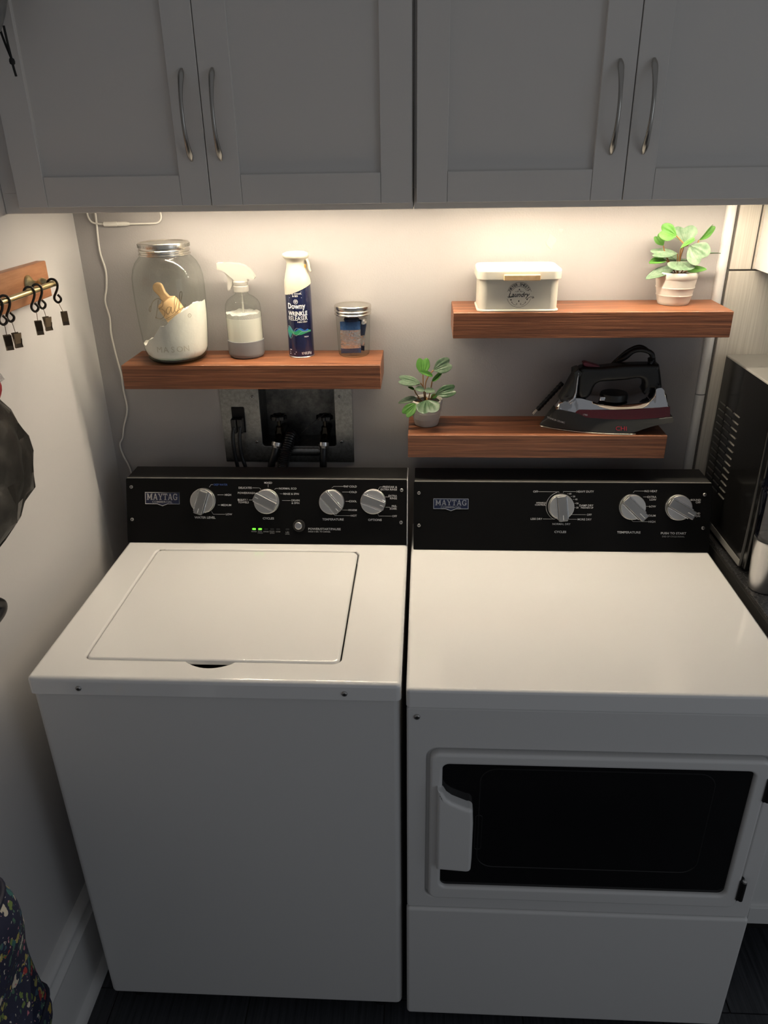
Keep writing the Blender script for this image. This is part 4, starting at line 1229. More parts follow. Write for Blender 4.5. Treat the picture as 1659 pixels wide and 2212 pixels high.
# ---- small jar with foil packets
KC = (-0.1262, -0.0420, S1)
t = thing('mason_jar', KC, 'small clear glass jar of blue and silver packets', 'jar')
MB().lathe([(0.0, 0.003), (0.026, 0.002), (0.0300, 0.0), (0.0335, 0.003), (0.0345, 0.010), (0.0362, 0.050), (0.0375, 0.086), (0.0370, 0.092)], KC, 44, False, False).build('glass_body', M['glass'], t, ang=80)
MB().lathe([(0.0290, 0.0008), (0.0335, 0.0034), (0.0340, 0.006), (0.028, 0.004)], KC, 44, False, True).build('glass_base', M['glass'], t, ang=80)
m_ = MB()
m_.lathe([(0.0388, 0.0890), (0.0404, 0.0902), (0.0404, 0.0920), (0.0390, 0.0935), (0.0390, 0.0955), (0.0406, 0.0970), (0.0406, 0.0985), (0.0394, 0.1000), (0.0398, 0.1020), (0.0405, 0.1035), (0.0405, 0.1085), (0.0392, 0.1100), (0.0350, 0.1102), (0.0335, 0.1090)], KC, 56, False, False)
m_.build('lid_ring', M['lid'], t, ang=35)
MB().lathe([(0.0340, 0.1085), (0.0345, 0.1092), (0.002, 0.1096)], KC, 48).build('lid_disc', M['lid'], t)
def packet(cx, cy, cz, L_, W_, H_, rz, rx, mats, lab):
    T = Matrix.Translation((KC[0] + cx, KC[1] + cy, S1 + cz)) @ Matrix.Rotation(rz, 4, 'Z') @ Matrix.Rotation(rx, 4, 'X')
    m_ = MB()
    nx, nz = 8, 12
    for sgn in (-1, 1):
        vs = []
        for i in range(nx + 1):
            for j in range(nz + 1):
                a, b = -1 + 2 * i / nx, -1 + 2 * j / nz
                pf = max(0, (1 - a ** 4) * (1 - min(1, abs(b) / 0.86) ** 4))
                y = sgn * (H_ / 2 * pf ** 0.5 + 0.0003) + (0.0010 * noise.noise(Vector((a * 4 + cx * 90, b * 4, sgn)))) * (1 if pf > 0.05 else 0)
                vs.append(T @ Vector((a * W_ / 2, y, b * L_ / 2 + 0.0006 * (i % 2) * (1 if abs(b) == 1 else 0))))
        o = len(m_.v)
        for i in range(nx):
            for j in range(nz):
                m_.mi = 1 if (j < 2 or j >= nz - 3) else 0
                m_.add([vs[i * (nz + 1) + j], vs[(i + 1) * (nz + 1) + j], vs[(i + 1) * (nz + 1) + j + 1], vs[i * (nz + 1) + j + 1]], [(0, 1, 2, 3)])
    tag(m_.build('foil_packet', mats, ang=70), lab, 'packet', 'packets in the small jar')
packet(-0.005, -0.018, 0.042, 0.070, 0.044, 0.011, D(6), D(3), [M['foil'], M['foilblue']], 'silver packet with blue ends at the front of the small jar')
packet(0.008, 0.010, 0.042, 0.066, 0.042, 0.012, D(-35), D(-6), [M['foil'], M['foildark']], 'silver and dark blue packet at the back of the small jar')
packet(-0.003, -0.008, 0.080, 0.046, 0.034, 0.012, D(6), D(82), [M['foilblue'], M['foildark']], 'blue packet lying on top in the small jar')
packet(0.022, -0.010, 0.060, 0.044, 0.016, 0.008, D(55), D(12), [M['foildark'], M['foil']], 'narrow dark blue packet at the right of the small jar')

# ================================================================== SHELF 2 : DRYER SHEETS BOX
t = thing('storage_box', (0.221, -0.075, S2), 'cream metal lidded box marked for dryer sheets', 'box')
bx0, bx1, by0, by1 = 0.1405, 0.3010, -0.1285, -0.022
m_ = MB()
m_.slab(rrect(bx0 - 0.003, bx1 + 0.003, by0 - 0.003, by1 + 0.003, 0.018, 8), S2, S2 + 0.0045, 0.002, 0.0015, n=3)
m_.build('base_rim', M['cream'], t, ang=60)
m_ = MB()
m_.slab(rrect(bx0, bx1, by0, by1, 0.017, 8), S2 + 0.004, S2 + 0.0665, 0.001, 0, n=2)
m_.build('box_body', M['cream'], t, ang=60)
m_ = MB()
m_.slab(rrect(bx0 - 0.005, bx1 + 0.005, by0 - 0.005, by1 + 0.004, 0.021, 8), S2 + 0.0640, S2 + 0.0850, 0.0065, 0.001, n=6)
m_.slab(rrect(bx0 + 0.010, bx1 - 0.010, by0 + 0.010, by1 - 0.010, 0.012, 6), S2 + 0.0848, S2 + 0.0862, 0.0012, 0, n=3)
lid = m_.build('lid', M['cream'], t, ang=60)
hx0, hx1 = 0.1885, 0.2605
m_ = MB()
m_.slab(rrect(hx0, hx1, S2 + 0.0635, S2 + 0.0745, 0.001, 2), 0.1330, 0.1420, 0.0012, 0.0008, fn=XZ, n=2)
part(m_.build('wooden_handle', M['ltwood'], t, ang=50), 'pale wooden lid handle')
cxl, czl = 0.2215, S2 + 0.0340
PF = lambda u, v, w: (cxl + u, by0 - w, czl + v)
m_ = MB()
R0 = 0.0248
m_.line([(R0 * math.cos(a), R0 * math.sin(a)) for a in [D(14 + 152 * k / 40) for k in range(41)]], 0.0005, PF)
m_.line([(R0 * math.cos(a), R0 * math.sin(a)) for a in [D(197 + 146 * k / 40) for k in range(41)]], 0.0005, PF)
R1 = 0.0165
m_.line([(R1 * math.cos(a), R1 * math.sin(a)) for a in [D(28 + 124 * k / 30) for k in range(31)]], 0.0006, PF)
word = 'DRYER SHEETS'
for k, ch in enumerate(word):
    if ch == ' ': continue
    a = D(153 - 126 * k / (len(word) - 1))
    m_.text(ch, 0.0184 * math.cos(a), 0.0184 * math.sin(a), 0.0050, PF, bold=0.02, rot=a - math.pi / 2)
m_.text('Laundry', 0.0, -0.0042, 0.0092, PF, width=0.0430, bold=0.012, shear=0.35)
m_.line([(-0.0235, -0.0035), (-0.021, -0.0055), (-0.016, -0.0048), (-0.010, -0.0040)], 0.0009, PF)
m_.line([(0.0170, -0.0090), (0.0190, -0.0060), (0.0240, -0.0040), (0.0290, -0.0055)], 0.0008, PF)
m_.line([(0.0275, -0.0030), (0.0305, -0.0058), (0.0262, -0.0070)], 0.0011, PF)
for u, v in ((-0.0160, -0.0098), (0.0, -0.0125), (0.0165, -0.0090)):
    m_.add([PF(u + a, v + b, 0.0004) for a, b in ((0, 0.0022), (0.0014, 0), (0, -0.0022), (-0.0014, 0))], [(0, 1, 2, 3)])
for sgn in (-1, 1):
    m_.line([(sgn * (0.0145 - 0.0012 * math.cos(a)), -0.0150 + 0.0012 * math.sin(a)) for a in [D(-60 + 40 * k) for k in range(5)]] + [(sgn * x, z) for x, z in ((0.0125, -0.0168), (0.0095, -0.0195), (0.0060, -0.0205), (0.0030, -0.0190), (0.0035, -0.0165), (0.0055, -0.0172), (0.0042, -0.0188))], 0.0006, PF)
    m_.line([(sgn * x, z) for x, z in ((0.0008, 0.0085), (0.0025, 0.0060), (0.0045, 0.0072), (0.0030, 0.0085), (0.0018, 0.0066), (0.0048, 0.0055), (0.0075, 0.0070), (0.0085, 0.0058))], 0.0005, PF)
m_.add([PF(a, 0.0105 + b, 0.0004) for a, b in ((0, 0.0016), (0.0016, 0), (0, -0.0016), (-0.0016, 0))], [(0, 1, 2, 3)])
m_.build('printed_logo', M['printk'], t, smooth=False)

# ================================================================== POTTED PLANTS
def leaf(parent, B, T_, width, mt, nrm=(0, -1, 0.45), cup=0.12, fold=0.0, notch=0.18):
    B, T_ = Vector(B), Vector(T_)
    d = T_ - B
    L_ = d.length
    d.normalize()
    n_ = Vector(nrm)
    n_ = (n_ - d * n_.dot(d))
    n_ = n_.normalized() if n_.length > 1e-4 else d.orthogonal()
    s_ = d.cross(n_)
    nu, nv = 12, 20
    vs = []
    top = []
    for i in range(nu + 1):
        q = i / nu
        for j in range(nv + 1):
            p = -1 + 2 * j / nv
            a = abs(p)
            if notch > 0:
                if a < 0.5:
                    X, G = a, 0.87 + 0.13 * math.sin(math.pi * a)
                else:
                    f_ = math.pi / 2 * (a - 0.5) / 0.5
                    X, G = 0.5 + 0.5 * math.sin(f_), 0.58 + 0.42 * math.cos(f_)
                w = math.sin(math.pi / 2 * q) ** 0.85
                u = L_ * q * G * 1.06
                x = math.copysign(X, p) * width / 2 * w
            else:
                w = (math.sin(math.pi * (0.03 + 0.94 * q ** 0.85)) ** 0.75) if q > 0 else 0.02
                u = L_ * q
                x = p * width / 2 * w
            rib = 0.030 * width * math.cos(p * 15.0) * math.sin(math.pi * min(1, q * 1.05)) * (1 - 0.6 * a)
            h = cup * width * (a ** 1.6) * (1 - fold) * w - 0.10 * L_ * q * q + rib
            if fold: h += fold * width * 0.5 * a * w
            top.append(B + d * u + s_ * (x * (1 - 0.5 * fold)) + n_ * h)
    th = n_ * -0.0007
    m_ = MB()
    N_ = nv + 1
    fs = [(i * N_ + j, (i + 1) * N_ + j, (i + 1) * N_ + j + 1, i * N_ + j + 1) for i in range(nu) for j in range(nv)]
    cnt = len(top)
    m_.v = [tuple(v) for v in top] + [tuple(v + th) for v in top]
    m_.f = fs + [tuple(reversed([k + cnt for k in f])) for f in fs]
    rim = [j for j in range(N_)] + [i * N_ + nv for i in range(1, nu + 1)] + [nu * N_ + j for j in range(nv - 1, -1, -1)] + [i * N_ for i in range(nu - 1, 0, -1)]
    m_.f += [(rim[k], rim[(k + 1) % len(rim)], rim[(k + 1) % len(rim)] + cnt, rim[k] + cnt) for k in range(len(rim))]
    m_.m = [0] * len(m_.f)
    return m_.build('leaf', mt, parent, ang=80)

def potted(name, c, label, pot_r, pot_h, mapf, leaves, stems):
    t = thing(name, c, label, 'potted plant', 'small potted plants on the shelves')
    r, h = pot_r, pot_h
    m_ = MB()
    m_.lathe([(r * 0.66, 0), (r * 0.71, 0.001), (r * 0.76, h * 0.10), (r * 0.82, h * 0.27), (r * 0.845, h * 0.285), (r * 0.85, h * 0.31), (r * 0.83, h * 0.325), (r * 0.88, h * 0.50), (r * 0.905, h * 0.515), (r * 0.91, h * 0.54), (r * 0.89, h * 0.555),
              (r * 0.945, h * 0.78), (r * 0.955, h * 0.80), (r * 0.97, h * 0.81), (r * 0.985, h * 0.86), (r * 1.0, h * 0.90), (r * 1.0, h * 0.96), (r * 0.97, h * 0.995), (r * 0.93, h), (r * 0.89, h * 0.985), (r * 0.86, h * 0.93), (r * 0.84, h * 0.80)], c, 44, True, False)
    m_.build('pot', M['pot'], t, ang=70)
    m_ = MB()
    rs = []
    for q in range(6):
        rr = r * 0.86 * (1 - q / 6)
        rs.append([(c[0] + rr * math.cos(2 * math.pi * k / 24), c[1] + rr * math.sin(2 * math.pi * k / 24), c[2] + h * 0.88 + 0.004 * noise.noise(Vector((rr * 200 * math.cos(2 * math.pi * k / 24), rr * 200 * math.sin(2 * math.pi * k / 24), 2)))) for k in range(24)])
    m_.rings(rs, False, True)
    m_.build('soil', M['soil'], t, ang=30)
    for pts in stems:
        P = [Vector(mapf(*p)) for p in pts]
        P[0] = Vector((c[0] + (P[0].x - c[0]) * 0.5, c[1] + 0.3 * (P[0].y - c[1]), c[2] + h * 0.86)) if len(pts[0]) == 2 or pts[0][2] == 0 else P[0]
        MB().tube(bez(P, 5), 0.0013, 7).build('stem', M['stem'], t, ang=80)
    for b, tp, w, mt, nr, kw in leaves:
        leaf(t, mapf(*b), mapf(*tp), w, M[mt], nr, **kw)
    return t

PRC = (0.5560, -0.0470, S2)
def mapR(u, v, y=0.0):
    du, dv = (u - 755) / 8.295, (v - 1040) / 8.295
    return (PRC[0] + 0.002 + 0.00096 * du + 0.00013 * dv, PRC[1] + y, S2 + 0.0620 - 0.00094 * dv)
up = (0, -0.55, 1)
fr = (0, -1, 0.35)
k_ = 0.000132
potted('potted_plant', PRC, 'artificial leafy plant in a white pot beside the dryer sheets box', 0.0435, 0.067, mapR, [
    ((690, 378, -0.012), (425, 270, -0.018), 265 * k_, 'leafg', fr, {}),
    ((850, 500, -0.006), (866, 235, 0.004), 390 * k_, 'leafs', fr, {}),
    ((1105, 460, -0.004), (1325, 225, -0.01), 190 * k_, 'leafg', (0.6, -0.6, 0.3), {'fold': 0.55}),
    ((895, 540, -0.020), (1090, 745, -0.036), 430 * k_, 'leafs', (0.15, -1, 0.5), {}),
    ((745, 590, -0.018), (970, 420, -0.022), 120 * k_, 'leafg', (-0.3, -0.6, 0.8), {'fold': 0.5}),
    ((735, 690, -0.004), (300, 645, -0.010), 240 * k_, 'leafs', up, {}),
    ((520, 800, -0.006), (220, 810, -0.016), 200 * k_, 'leafg', (0, -0.4, 1), {'notch': 0}),
    ((640, 935, -0.015), (135, 1060, -0.026), 200 * k_, 'leafs', (0.1, -0.6, 1), {'notch': 0}),
    ((735, 820, -0.010), (715, 905, -0.045), 420 * k_, 'leafs', (0, -0.5, 1), {}),
    ((735, 830, 0.006), (615, 755, 0.030), 230 * k_, 'leafs', (0, -0.6, 1), {}),
    ((790, 830, 0.008), (910, 790, 0.030), 210 * k_, 'leafs', (0, -0.6, 1), {}),
    ((1225, 697, -0.006), (1495, 668, 0.0), 110 * k_, 'leafd', (0, 0.1, 1), {'notch': 0}),
    ((870, 985, -0.018), (1190, 915, -0.024), 170 * k_, 'leafg', (0, -0.5, 1), {'notch': 0}),
    ((490, 550, -0.002), (390, 385, 0.004), 170 * k_, 'leafg', (-0.3, -1, 0.2), {'fold': 0.3}),
], [
    [(770, 1050, 0), (768, 800, -0.004), (775, 590, -0.012), (880, 535, -0.018)], [(765, 1050, 0), (790, 760, -0.002), (850, 500, -0.006)],
    [(740, 1050, 0), (740, 820, -0.002), (733, 690, -0.004)], [(735, 1050, 0), (600, 850, -0.002), (520, 690, -0.002), (490, 550, -0.002)],
    [(720, 1050, 0), (660, 980, -0.01), (640, 935, -0.015)], [(800, 1050, 0), (900, 900, -0.004), (1000, 800, -0.005), (1100, 460, -0.004)],
    [(830, 520, -0.012), (770, 460, -0.012), (690, 378, -0.012)], [(1000, 800, -0.005), (1120, 730, -0.005), (1225, 697, -0.006)],
    [(810, 1050, 0), (850, 1000, -0.012), (870, 985, -0.018)], [(765, 1050, 0), (745, 900, -0.008), (735, 825, -0.010)], [(600, 860, -0.002), (555, 820, -0.004), (520, 800, -0.006)]])

PLC = (0.0365, -0.0600, S3)
def mapL(u, v, y=0.0):
    du, dv = (u - 850) / 10.37, (v - 1200) / 10.37
    return (PLC[0] + 0.0005 + 0.00104 * du + 0.00002 * dv, PLC[1] + y, S3 + 0.0580 - 0.00104 * dv)
k_ = 0.000112
potted('potted_plant', PLC, 'artificial leafy plant in a white pot at the left end of the iron shelf', 0.0365, 0.060, mapL, [
    ((770, 620, -0.004), (775, 285, 0.004), 275 * k_, 'leafg', fr, {}),
    ((985, 622, -0.016), (700, 485, -0.022), 130 * k_, 'leafg', (0.2, -0.7, 0.7), {'fold': 0.3, 'notch': 0}),
    ((1000, 510, -0.006), (1350, 330, -0.012), 300 * k_, 'leafs', (0.1, -1, 0.4), {}),
    ((970, 770, -0.004), (1215, 520, -0.004), 130 * k_, 'leafg', (0.5, -0.6, 0.5), {'fold': 0.5, 'notch': 0}),
    ((710, 790, -0.010), (270, 675, -0.018), 230 * k_, 'leafs', (0, -0.8, 0.7), {}),
    ((700, 835, -0.002), (370, 785, -0.002), 180 * k_, 'leafd', (0, -0.5, -0.8), {'notch': 0}),
    ((1040, 1045, -0.012), (1450, 900, -0.020), 255 * k_, 'leafd', (0.1, -0.9, 0.5), {}),
    ((800, 930, -0.014), (600, 880, -0.022), 160 * k_, 'leafs', (0, -0.6, 0.9), {'notch': 0}),
    ((800, 940, -0.014), (1030, 935, -0.022), 140 * k_, 'leafs', (0, -0.6, 0.9), {'notch': 0}),
    ((625, 1140, -0.008), (205, 1210, -0.014), 170 * k_, 'leafs', (0, -0.5, 1), {'notch': 0}),
    ((610, 1210, -0.026), (370, 1395, -0.044), 250 * k_, 'leafg', (-0.2, -1, 0.5), {}),
    ((850, 1125, -0.028), (890, 1275, -0.064), 470 * k_, 'leafd', (0, -0.75, 0.8), {}),
    ((575, 960, -0.004), (440, 885, -0.004), 90 * k_, 'leafg', (0, -0.3, 1), {'notch': 0}),
    ((940, 1140, -0.006), (1090, 1065, -0.006), 110 * k_, 'leafg', (0.2, -0.7, 0.6), {'notch': 0}),
], [
    [(770, 1160, 0), (775, 900, -0.004), (770, 620, -0.004)], [(810, 1160, 0), (818, 860, -0.006), (880, 650, -0.010), (1000, 510, -0.006)],
    [(900, 1160, 0), (945, 900, -0.004), (970, 770, -0.004)], [(650, 1170, 0), (605, 1040, -0.004), (575, 960, -0.004)],
    [(920, 1160, 0), (980, 1090, -0.010), (1040, 1045, -0.012)], [(780, 900, -0.006), (740, 830, -0.008), (710, 790, -0.010)],
    [(700, 1165, 0), (660, 1150, -0.006), (625, 1140, -0.008)], [(690, 1170, 0), (650, 1190, -0.020), (610, 1210, -0.026)], [(850, 1160, 0), (850, 1115, -0.012), (850, 1125, -0.028)]])

# ================================================================== CLOTHES IRON
IY = -0.0760
t = thing('clothes_iron', (0.43, IY, S3), 'black and chrome clothes iron with a red water tank', 'iron')
def IX(u, v, yo=0.0):
    """side-view design grid of the iron to metres: returns x, z"""
    return (0.2890 + 0.000199 * (u - 125) + 0.000022 * (v - 850), S3 + 0.0005 + 0.000196 * (995 - v) - 0.000)
def hw(u):
    """half width of the sole along the length"""
    q = max(0.0, min(1.0, (u - 125) / 900))
    return 0.0015 + 0.0560 * math.sin(math.pi / 2 * q ** 0.80)
def smooth_loop(pts, n=3):
    P = [Vector((a, b)) for a, b in pts]
    m = len(P)
    out = []
    for i in range(m):
        p0, p1, p2, p3 = P[i - 1], P[i], P[(i + 1) % m], P[(i + 2) % m]
        for k in range(n):
            q = k / n
            h1 = 2 * q ** 3 - 3 * q ** 2 + 1
            h2 = q ** 3 - 2 * q ** 2 + q
            h3 = -2 * q ** 3 + 3 * q ** 2
            h4 = q ** 3 - q ** 2
            c = p1 * h1 + (p2 - p0) * 0.35 * h2 + p2 * h3 + (p3 - p1) * 0.35 * h4
            out.append((c.x, c.y))
    return out
def dense(st, n=4):
    """smooth stations along the length"""
    out = []
    for i in range(len(st) - 1):
        p0, p1, p2, p3 = st[max(0, i - 1)], st[i], st[i + 1], st[min(len(st) - 1, i + 2)]
        for k in range(n):
            q = k / n
            h1 = 2 * q ** 3 - 3 * q ** 2 + 1
            h2 = q ** 3 - 2 * q ** 2 + q
            h3 = -2 * q ** 3 + 3 * q ** 2
            h4 = q ** 3 - q ** 2
            out.append(tuple(p1[j] * h1 + (p2[j] - p0[j]) * 0.4 * h2 + p2[j] * h3 + (p3[j] - p1[j]) * 0.4 * h4 if j else p1[0] + (p2[0] - p1[0]) * q for j in range(5)))
    out.append(st[-1])
    return out
def loft(name, mt, st, ang=60, dz=None):
    st = dense(st)
    return loft_(name, mt, st, ang)
def loft_(name, mt, st, ang=60):
    """st: list of (u, v_bottom, v_top, half_bottom, half_top)"""
    m_ = MB()
    rs = []
    for u, vb, vt, hb, ht in st:
        xb, zb = IX(u, vb)
        xt, zt = IX(u, vt)
        ring = []
        for k in range(5):
            q = k / 4
            ring.append((xb + (xt - xb) * q, IY - (hb + (ht - hb) * q) - 0.06 * abs(hb - ht) * math.sin(math.pi * q), zb + (zt - zb) * q))
        for k in range(4, -1, -1):
            q = k / 4
            ring.append((xb + (xt - xb) * q, IY + (hb + (ht - hb) * q), zb + (zt - zb) * q))
        rs.append(ring)
    m_.rings(rs)
    return m_.build(name, mt, t, ang=ang)
# sole plate: lies flat on the shelf
m_ = MB()
ol = []
us = [125, 140, 170, 220, 300, 400, 520, 650, 780, 900, 1000, 1080, 1130]
for u in us: ol.append((IX(u, 995)[0], IY - hw(u) * (0.93 if u >= 1130 else 1.0)))
for u in us[::-1]: ol.append((IX(u, 995)[0], IY + hw(u) * (0.93 if u >= 1130 else 1.0)))
m_.slab(ol, S3 + 0.0002, S3 + 0.0035, 0.0012, 0.001, n=2)
part(m_.build('soleplate', M['sole'], t, ang=50), 'thin pale metal sole plate')
sk = []
for u, vb, vt in ((128, 975, 955), (150, 973, 930), (200, 973, 880), (260, 973, 815), (310, 973, 765), (420, 973, 770), (520, 974, 785), (600, 974, 815), (750, 975, 822), (900, 975, 826), (1040, 975, 826), (1130, 960, 824), (1220, 925, 820), (1330, 890, 812), (1430, 868, 800), (1525, 850, 790)):
    k = hw(u)
    sk.append((u, vb, vt, max(0.002, k * 0.97 if u < 1100 else k * 0.95), max(0.0015, k * 0.90 - 0.004)))
loft('skirt', M['iron_dark'], sk)
rd = []
for u, vb, vt in ((505, 790, 770), (540, 815, 745), (620, 822, 738), (800, 827, 730), (1000, 828, 722), (1200, 822, 712), (1380, 808, 698), (1500, 792, 688)):
    k = hw(u) * 0.90
    rd.append((u, vb, vt, k - 0.0035, k - 0.0075))
part(loft('water_tank', M['iron_red'], rd), 'dark red translucent tank band')
ch = []
for u, vb, vt in ((300, 770, 745), (345, 772, 690), (420, 776, 655), (480, 780, 640), (560, 770, 630), (660, 752, 650), (760, 745, 676), (900, 738, 680), (1050, 730, 674), (1200, 724, 662), (1290, 716, 640), (1340, 712, 580), (1370, 708, 510), (1430, 704, 500), (1480, 698, 560), (1492, 696, 640)):
    k = hw(u) * 0.86
    ch.append((u, vb, vt, max(0.006, k - 0.006), max(0.005, min(k - 0.018, 0.030))))
part(loft('chrome_saddle', M['chrome'], ch, 50), 'polished chrome top shell')
def OM(pts): return [IX(u, v) for u, v in pts]
def HM(x, z, w): return (x, IY - w, z)
def HP(u, v, w):
    x, z = IX(u, -v)
    return (x, IY - w, z)
hout = [(540, 560), (548, 430), (560, 325), (590, 290), (640, 285), (800, 288), (1050, 262), (1300, 256), (1400, 258), (1422, 275), (1452, 500), (1440, 530), (1330, 530), (1300, 570), (1270, 600), (1262, 540), (1266, 480), (1255, 440), (1225, 418), (1180, 412), (1050, 432), (900, 442), (790, 452), (740, 480), (710, 530), (690, 590), (640, 640), (570, 640)]
m_ = MB()
m_.slab(OM(smooth_loop(hout, 3)), -0.0195, 0.0195, 0.0095, 0.0095, fn=HM, n=5)
m_.build('handle', M['iron_black'], t, ang=60)
ns = [(345, 655), (400, 560), (470, 430), (540, 320), (565, 300), (560, 420), (535, 600), (500, 650), (430, 668)]
m_ = MB()
m_.slab(OM(smooth_loop(ns, 3)), -0.022, 0.022, 0.011, 0.011, fn=HM, n=5)
m_.build('nose', M['iron_dark'], t, ang=60)
m_ = MB()
m_.tube([HP(552, -340, 0.0205), HP(535, -450, 0.0215), HP(520, -560, 0.022), HP(490, -630, 0.024), HP(430, -668, 0.027)], [0.0012, 0.0018, 0.0022, 0.003, 0.002], 8)
m_.build('nose_trim', M['chrome'], t, ang=80)
m_ = MB()
bt = [(612, 245), (640, 235), (790, 282), (795, 312), (770, 318), (620, 280)]
m_.slab(OM(bt), -0.010, 0.010, 0.002, 0.002, fn=HM, n=3)
part(m_.build('steam_button', M['iron_trig'], t, ang=60), 'dark red steam button')
MB().slab([(630, -285), (780, -318), (780, -340), (630, -330)], -0.008, 0.008, 0.001, 0.001, fn=HP).build('button_base', M['iron_black'], t)
x, z = IX(940, 640)
dl = MB().lathe([(0.030, -0.004), (0.030, 0.006), (0.028, 0.010), (0.012, 0.012), (0.001, 0.012)], (x, IY - 0.006, z + 0.001), 28).build('temperature_dial', M['iron_black'], t, ang=40)
MB().box(x - 0.034, x - 0.022, IY - 0.0270, IY - 0.0180, z - 0.002, z + 0.007).build('dial_pointer', M['chrome'], dl, bevel=0.0015)
pts = [HP(1330, -262, 0.006), HP(1360, -215, 0.004), HP(1350, -150, 0.0), HP(1260, -118, -0.004), HP(1170, -140, -0.010), HP(1090, -215, -0.014), HP(1010, -275, -0.024)]
m_ = MB()
m_.tube(bez(pts, 6), 0.0050, 10)
m_.tube(bez([HP(1385, -258, -0.004), HP(1372, -200, -0.006), HP(1330, -140, -0.008), HP(1240, -95, -0.014), HP(1130, -150, -0.022), HP(1030, -260, -0.034), HP(900, -420, -0.048), HP(700, -560, -0.052), HP(480, -700, -0.050)], 6), 0.0046, 10)
m_.build('cord', M['rubber'], t, ang=80)
m_ = MB()
P0, P1 = Vector(HP(1350, -262, 0.002)), Vector(HP(1350, -195, 0.002))
m_.tube([P0 + (P1 - P0) * (k / 12) for k in range(13)], [0.0085 if k % 2 else 0.0070 for k in range(13)], 12)
m_.build('cord_sleeve', M['rubber'], t, ang=20)
m_ = MB()
P0, P1 = Vector((0.292, -0.022, S3 + 0.022)), Vector((0.345, -0.018, S3 + 0.085))
m_.tube([P0 + (P1 - P0) * (k / 18) for k in range(19)], [0.0060 if k % 2 else 0.0048 for k in range(19)], 10)
m_.build('plug_sleeve', M['rubber'], t, ang=20)
m_ = MB()
for dy in (-0.003, 0.005): m_.tube([(0.291, -0.022 + dy, S3 + 0.022), (0.283, -0.022 + dy, S3 + 0.0115)], 0.0012, 6)
m_.build('plug_prongs', M['steel'], t)
def side(u, v, w):      # printed on the near flank of the skirt
    x, z = IX(u, -v)
    return (x, IY - hw(u) * 0.935 - 0.0006 - w + 0.0010 * 0, z)
def skirt_y(u, v):
    st = sk
    for a, b in zip(st, st[1:]):
        if a[0] <= u <= b[0]:
            q = (u - a[0]) / (b[0] - a[0])
            vb, vt, hb, ht = [a[i] + (b[i] - a[i]) * q for i in range(1, 5)]
            f = max(0, min(1, (v - vb) / (vt - vb)))
            return hb + (ht - hb) * f + 0.06 * abs(hb - ht) * math.sin(math.pi * f)
    return 0.05
def side(u, v, w):
    x, z = IX(u, -v)
    return (x, IY - skirt_y(u, -v) - 0.0008 - w, z)
MB().text('CHI', 970, -945, 44, side, width=118, bold=-0.002).build('brand_lettering', M['redink'], t, smooth=False)
MB().text('TITANIUM CERAMIC', 290, -893, 20, side, width=185, bold=0.004, rot=-0.18).build('lettering', M['ink'], t, smooth=False)
def tank(u, v, w):
    x, z = IX(u, -v)
    return (x, IY - hw(u) * 0.90 + 0.0028 - w, z)
MB().text('1700', 600, -800, 20, tank, width=46, bold=0.0).build('lettering', M['ink'], t, smooth=False)

# ================================================================== LEFT WALL: HOOK RAIL
t = thing('hook_rail', (-0.72, -0.45, 1.476), 'reddish wooden board with a brass rail on the left wall', 'hook rail')
MB().box(-0.7300, -0.7105, -0.92, -0.2040, 1.4765, 1.5440).build('board', M['board'], t, bevel=0.002)
RX, RZ = -0.6600, 1.5135
def post(y):
    T = Matrix.Translation((-0.7105, y, RZ)) @ Matrix.Rotation(math.pi / 2, 4, 'Y')
    MB().lathe([(0.0150, 0), (0.0152, 0.002), (0.0125, 0.005), (0.0060, 0.010), (0.0048, 0.015), (0.0050, 0.019), (0.0085, 0.022), (0.0105, 0.028), (0.0085, 0.034), (0.0050, 0.038), (0.0046, 0.046), (0.0058, 0.0500), (0.0048, 0.055), (0.001, 0.0565)], (0, 0, 0), 24, T=T).build('bracket', M['brass'], t, ang=70)
post(-0.2900)
post(-0.8600)
m_ = MB()
m_.tube([(RX, -0.2870, RZ), (RX, -0.2880, RZ), (RX, -0.8790, RZ), (RX, -0.8800, RZ)], [0.004, 0.0050, 0.0050, 0.004], 16)
m_.build('rail', M['brass'], t, ang=60)
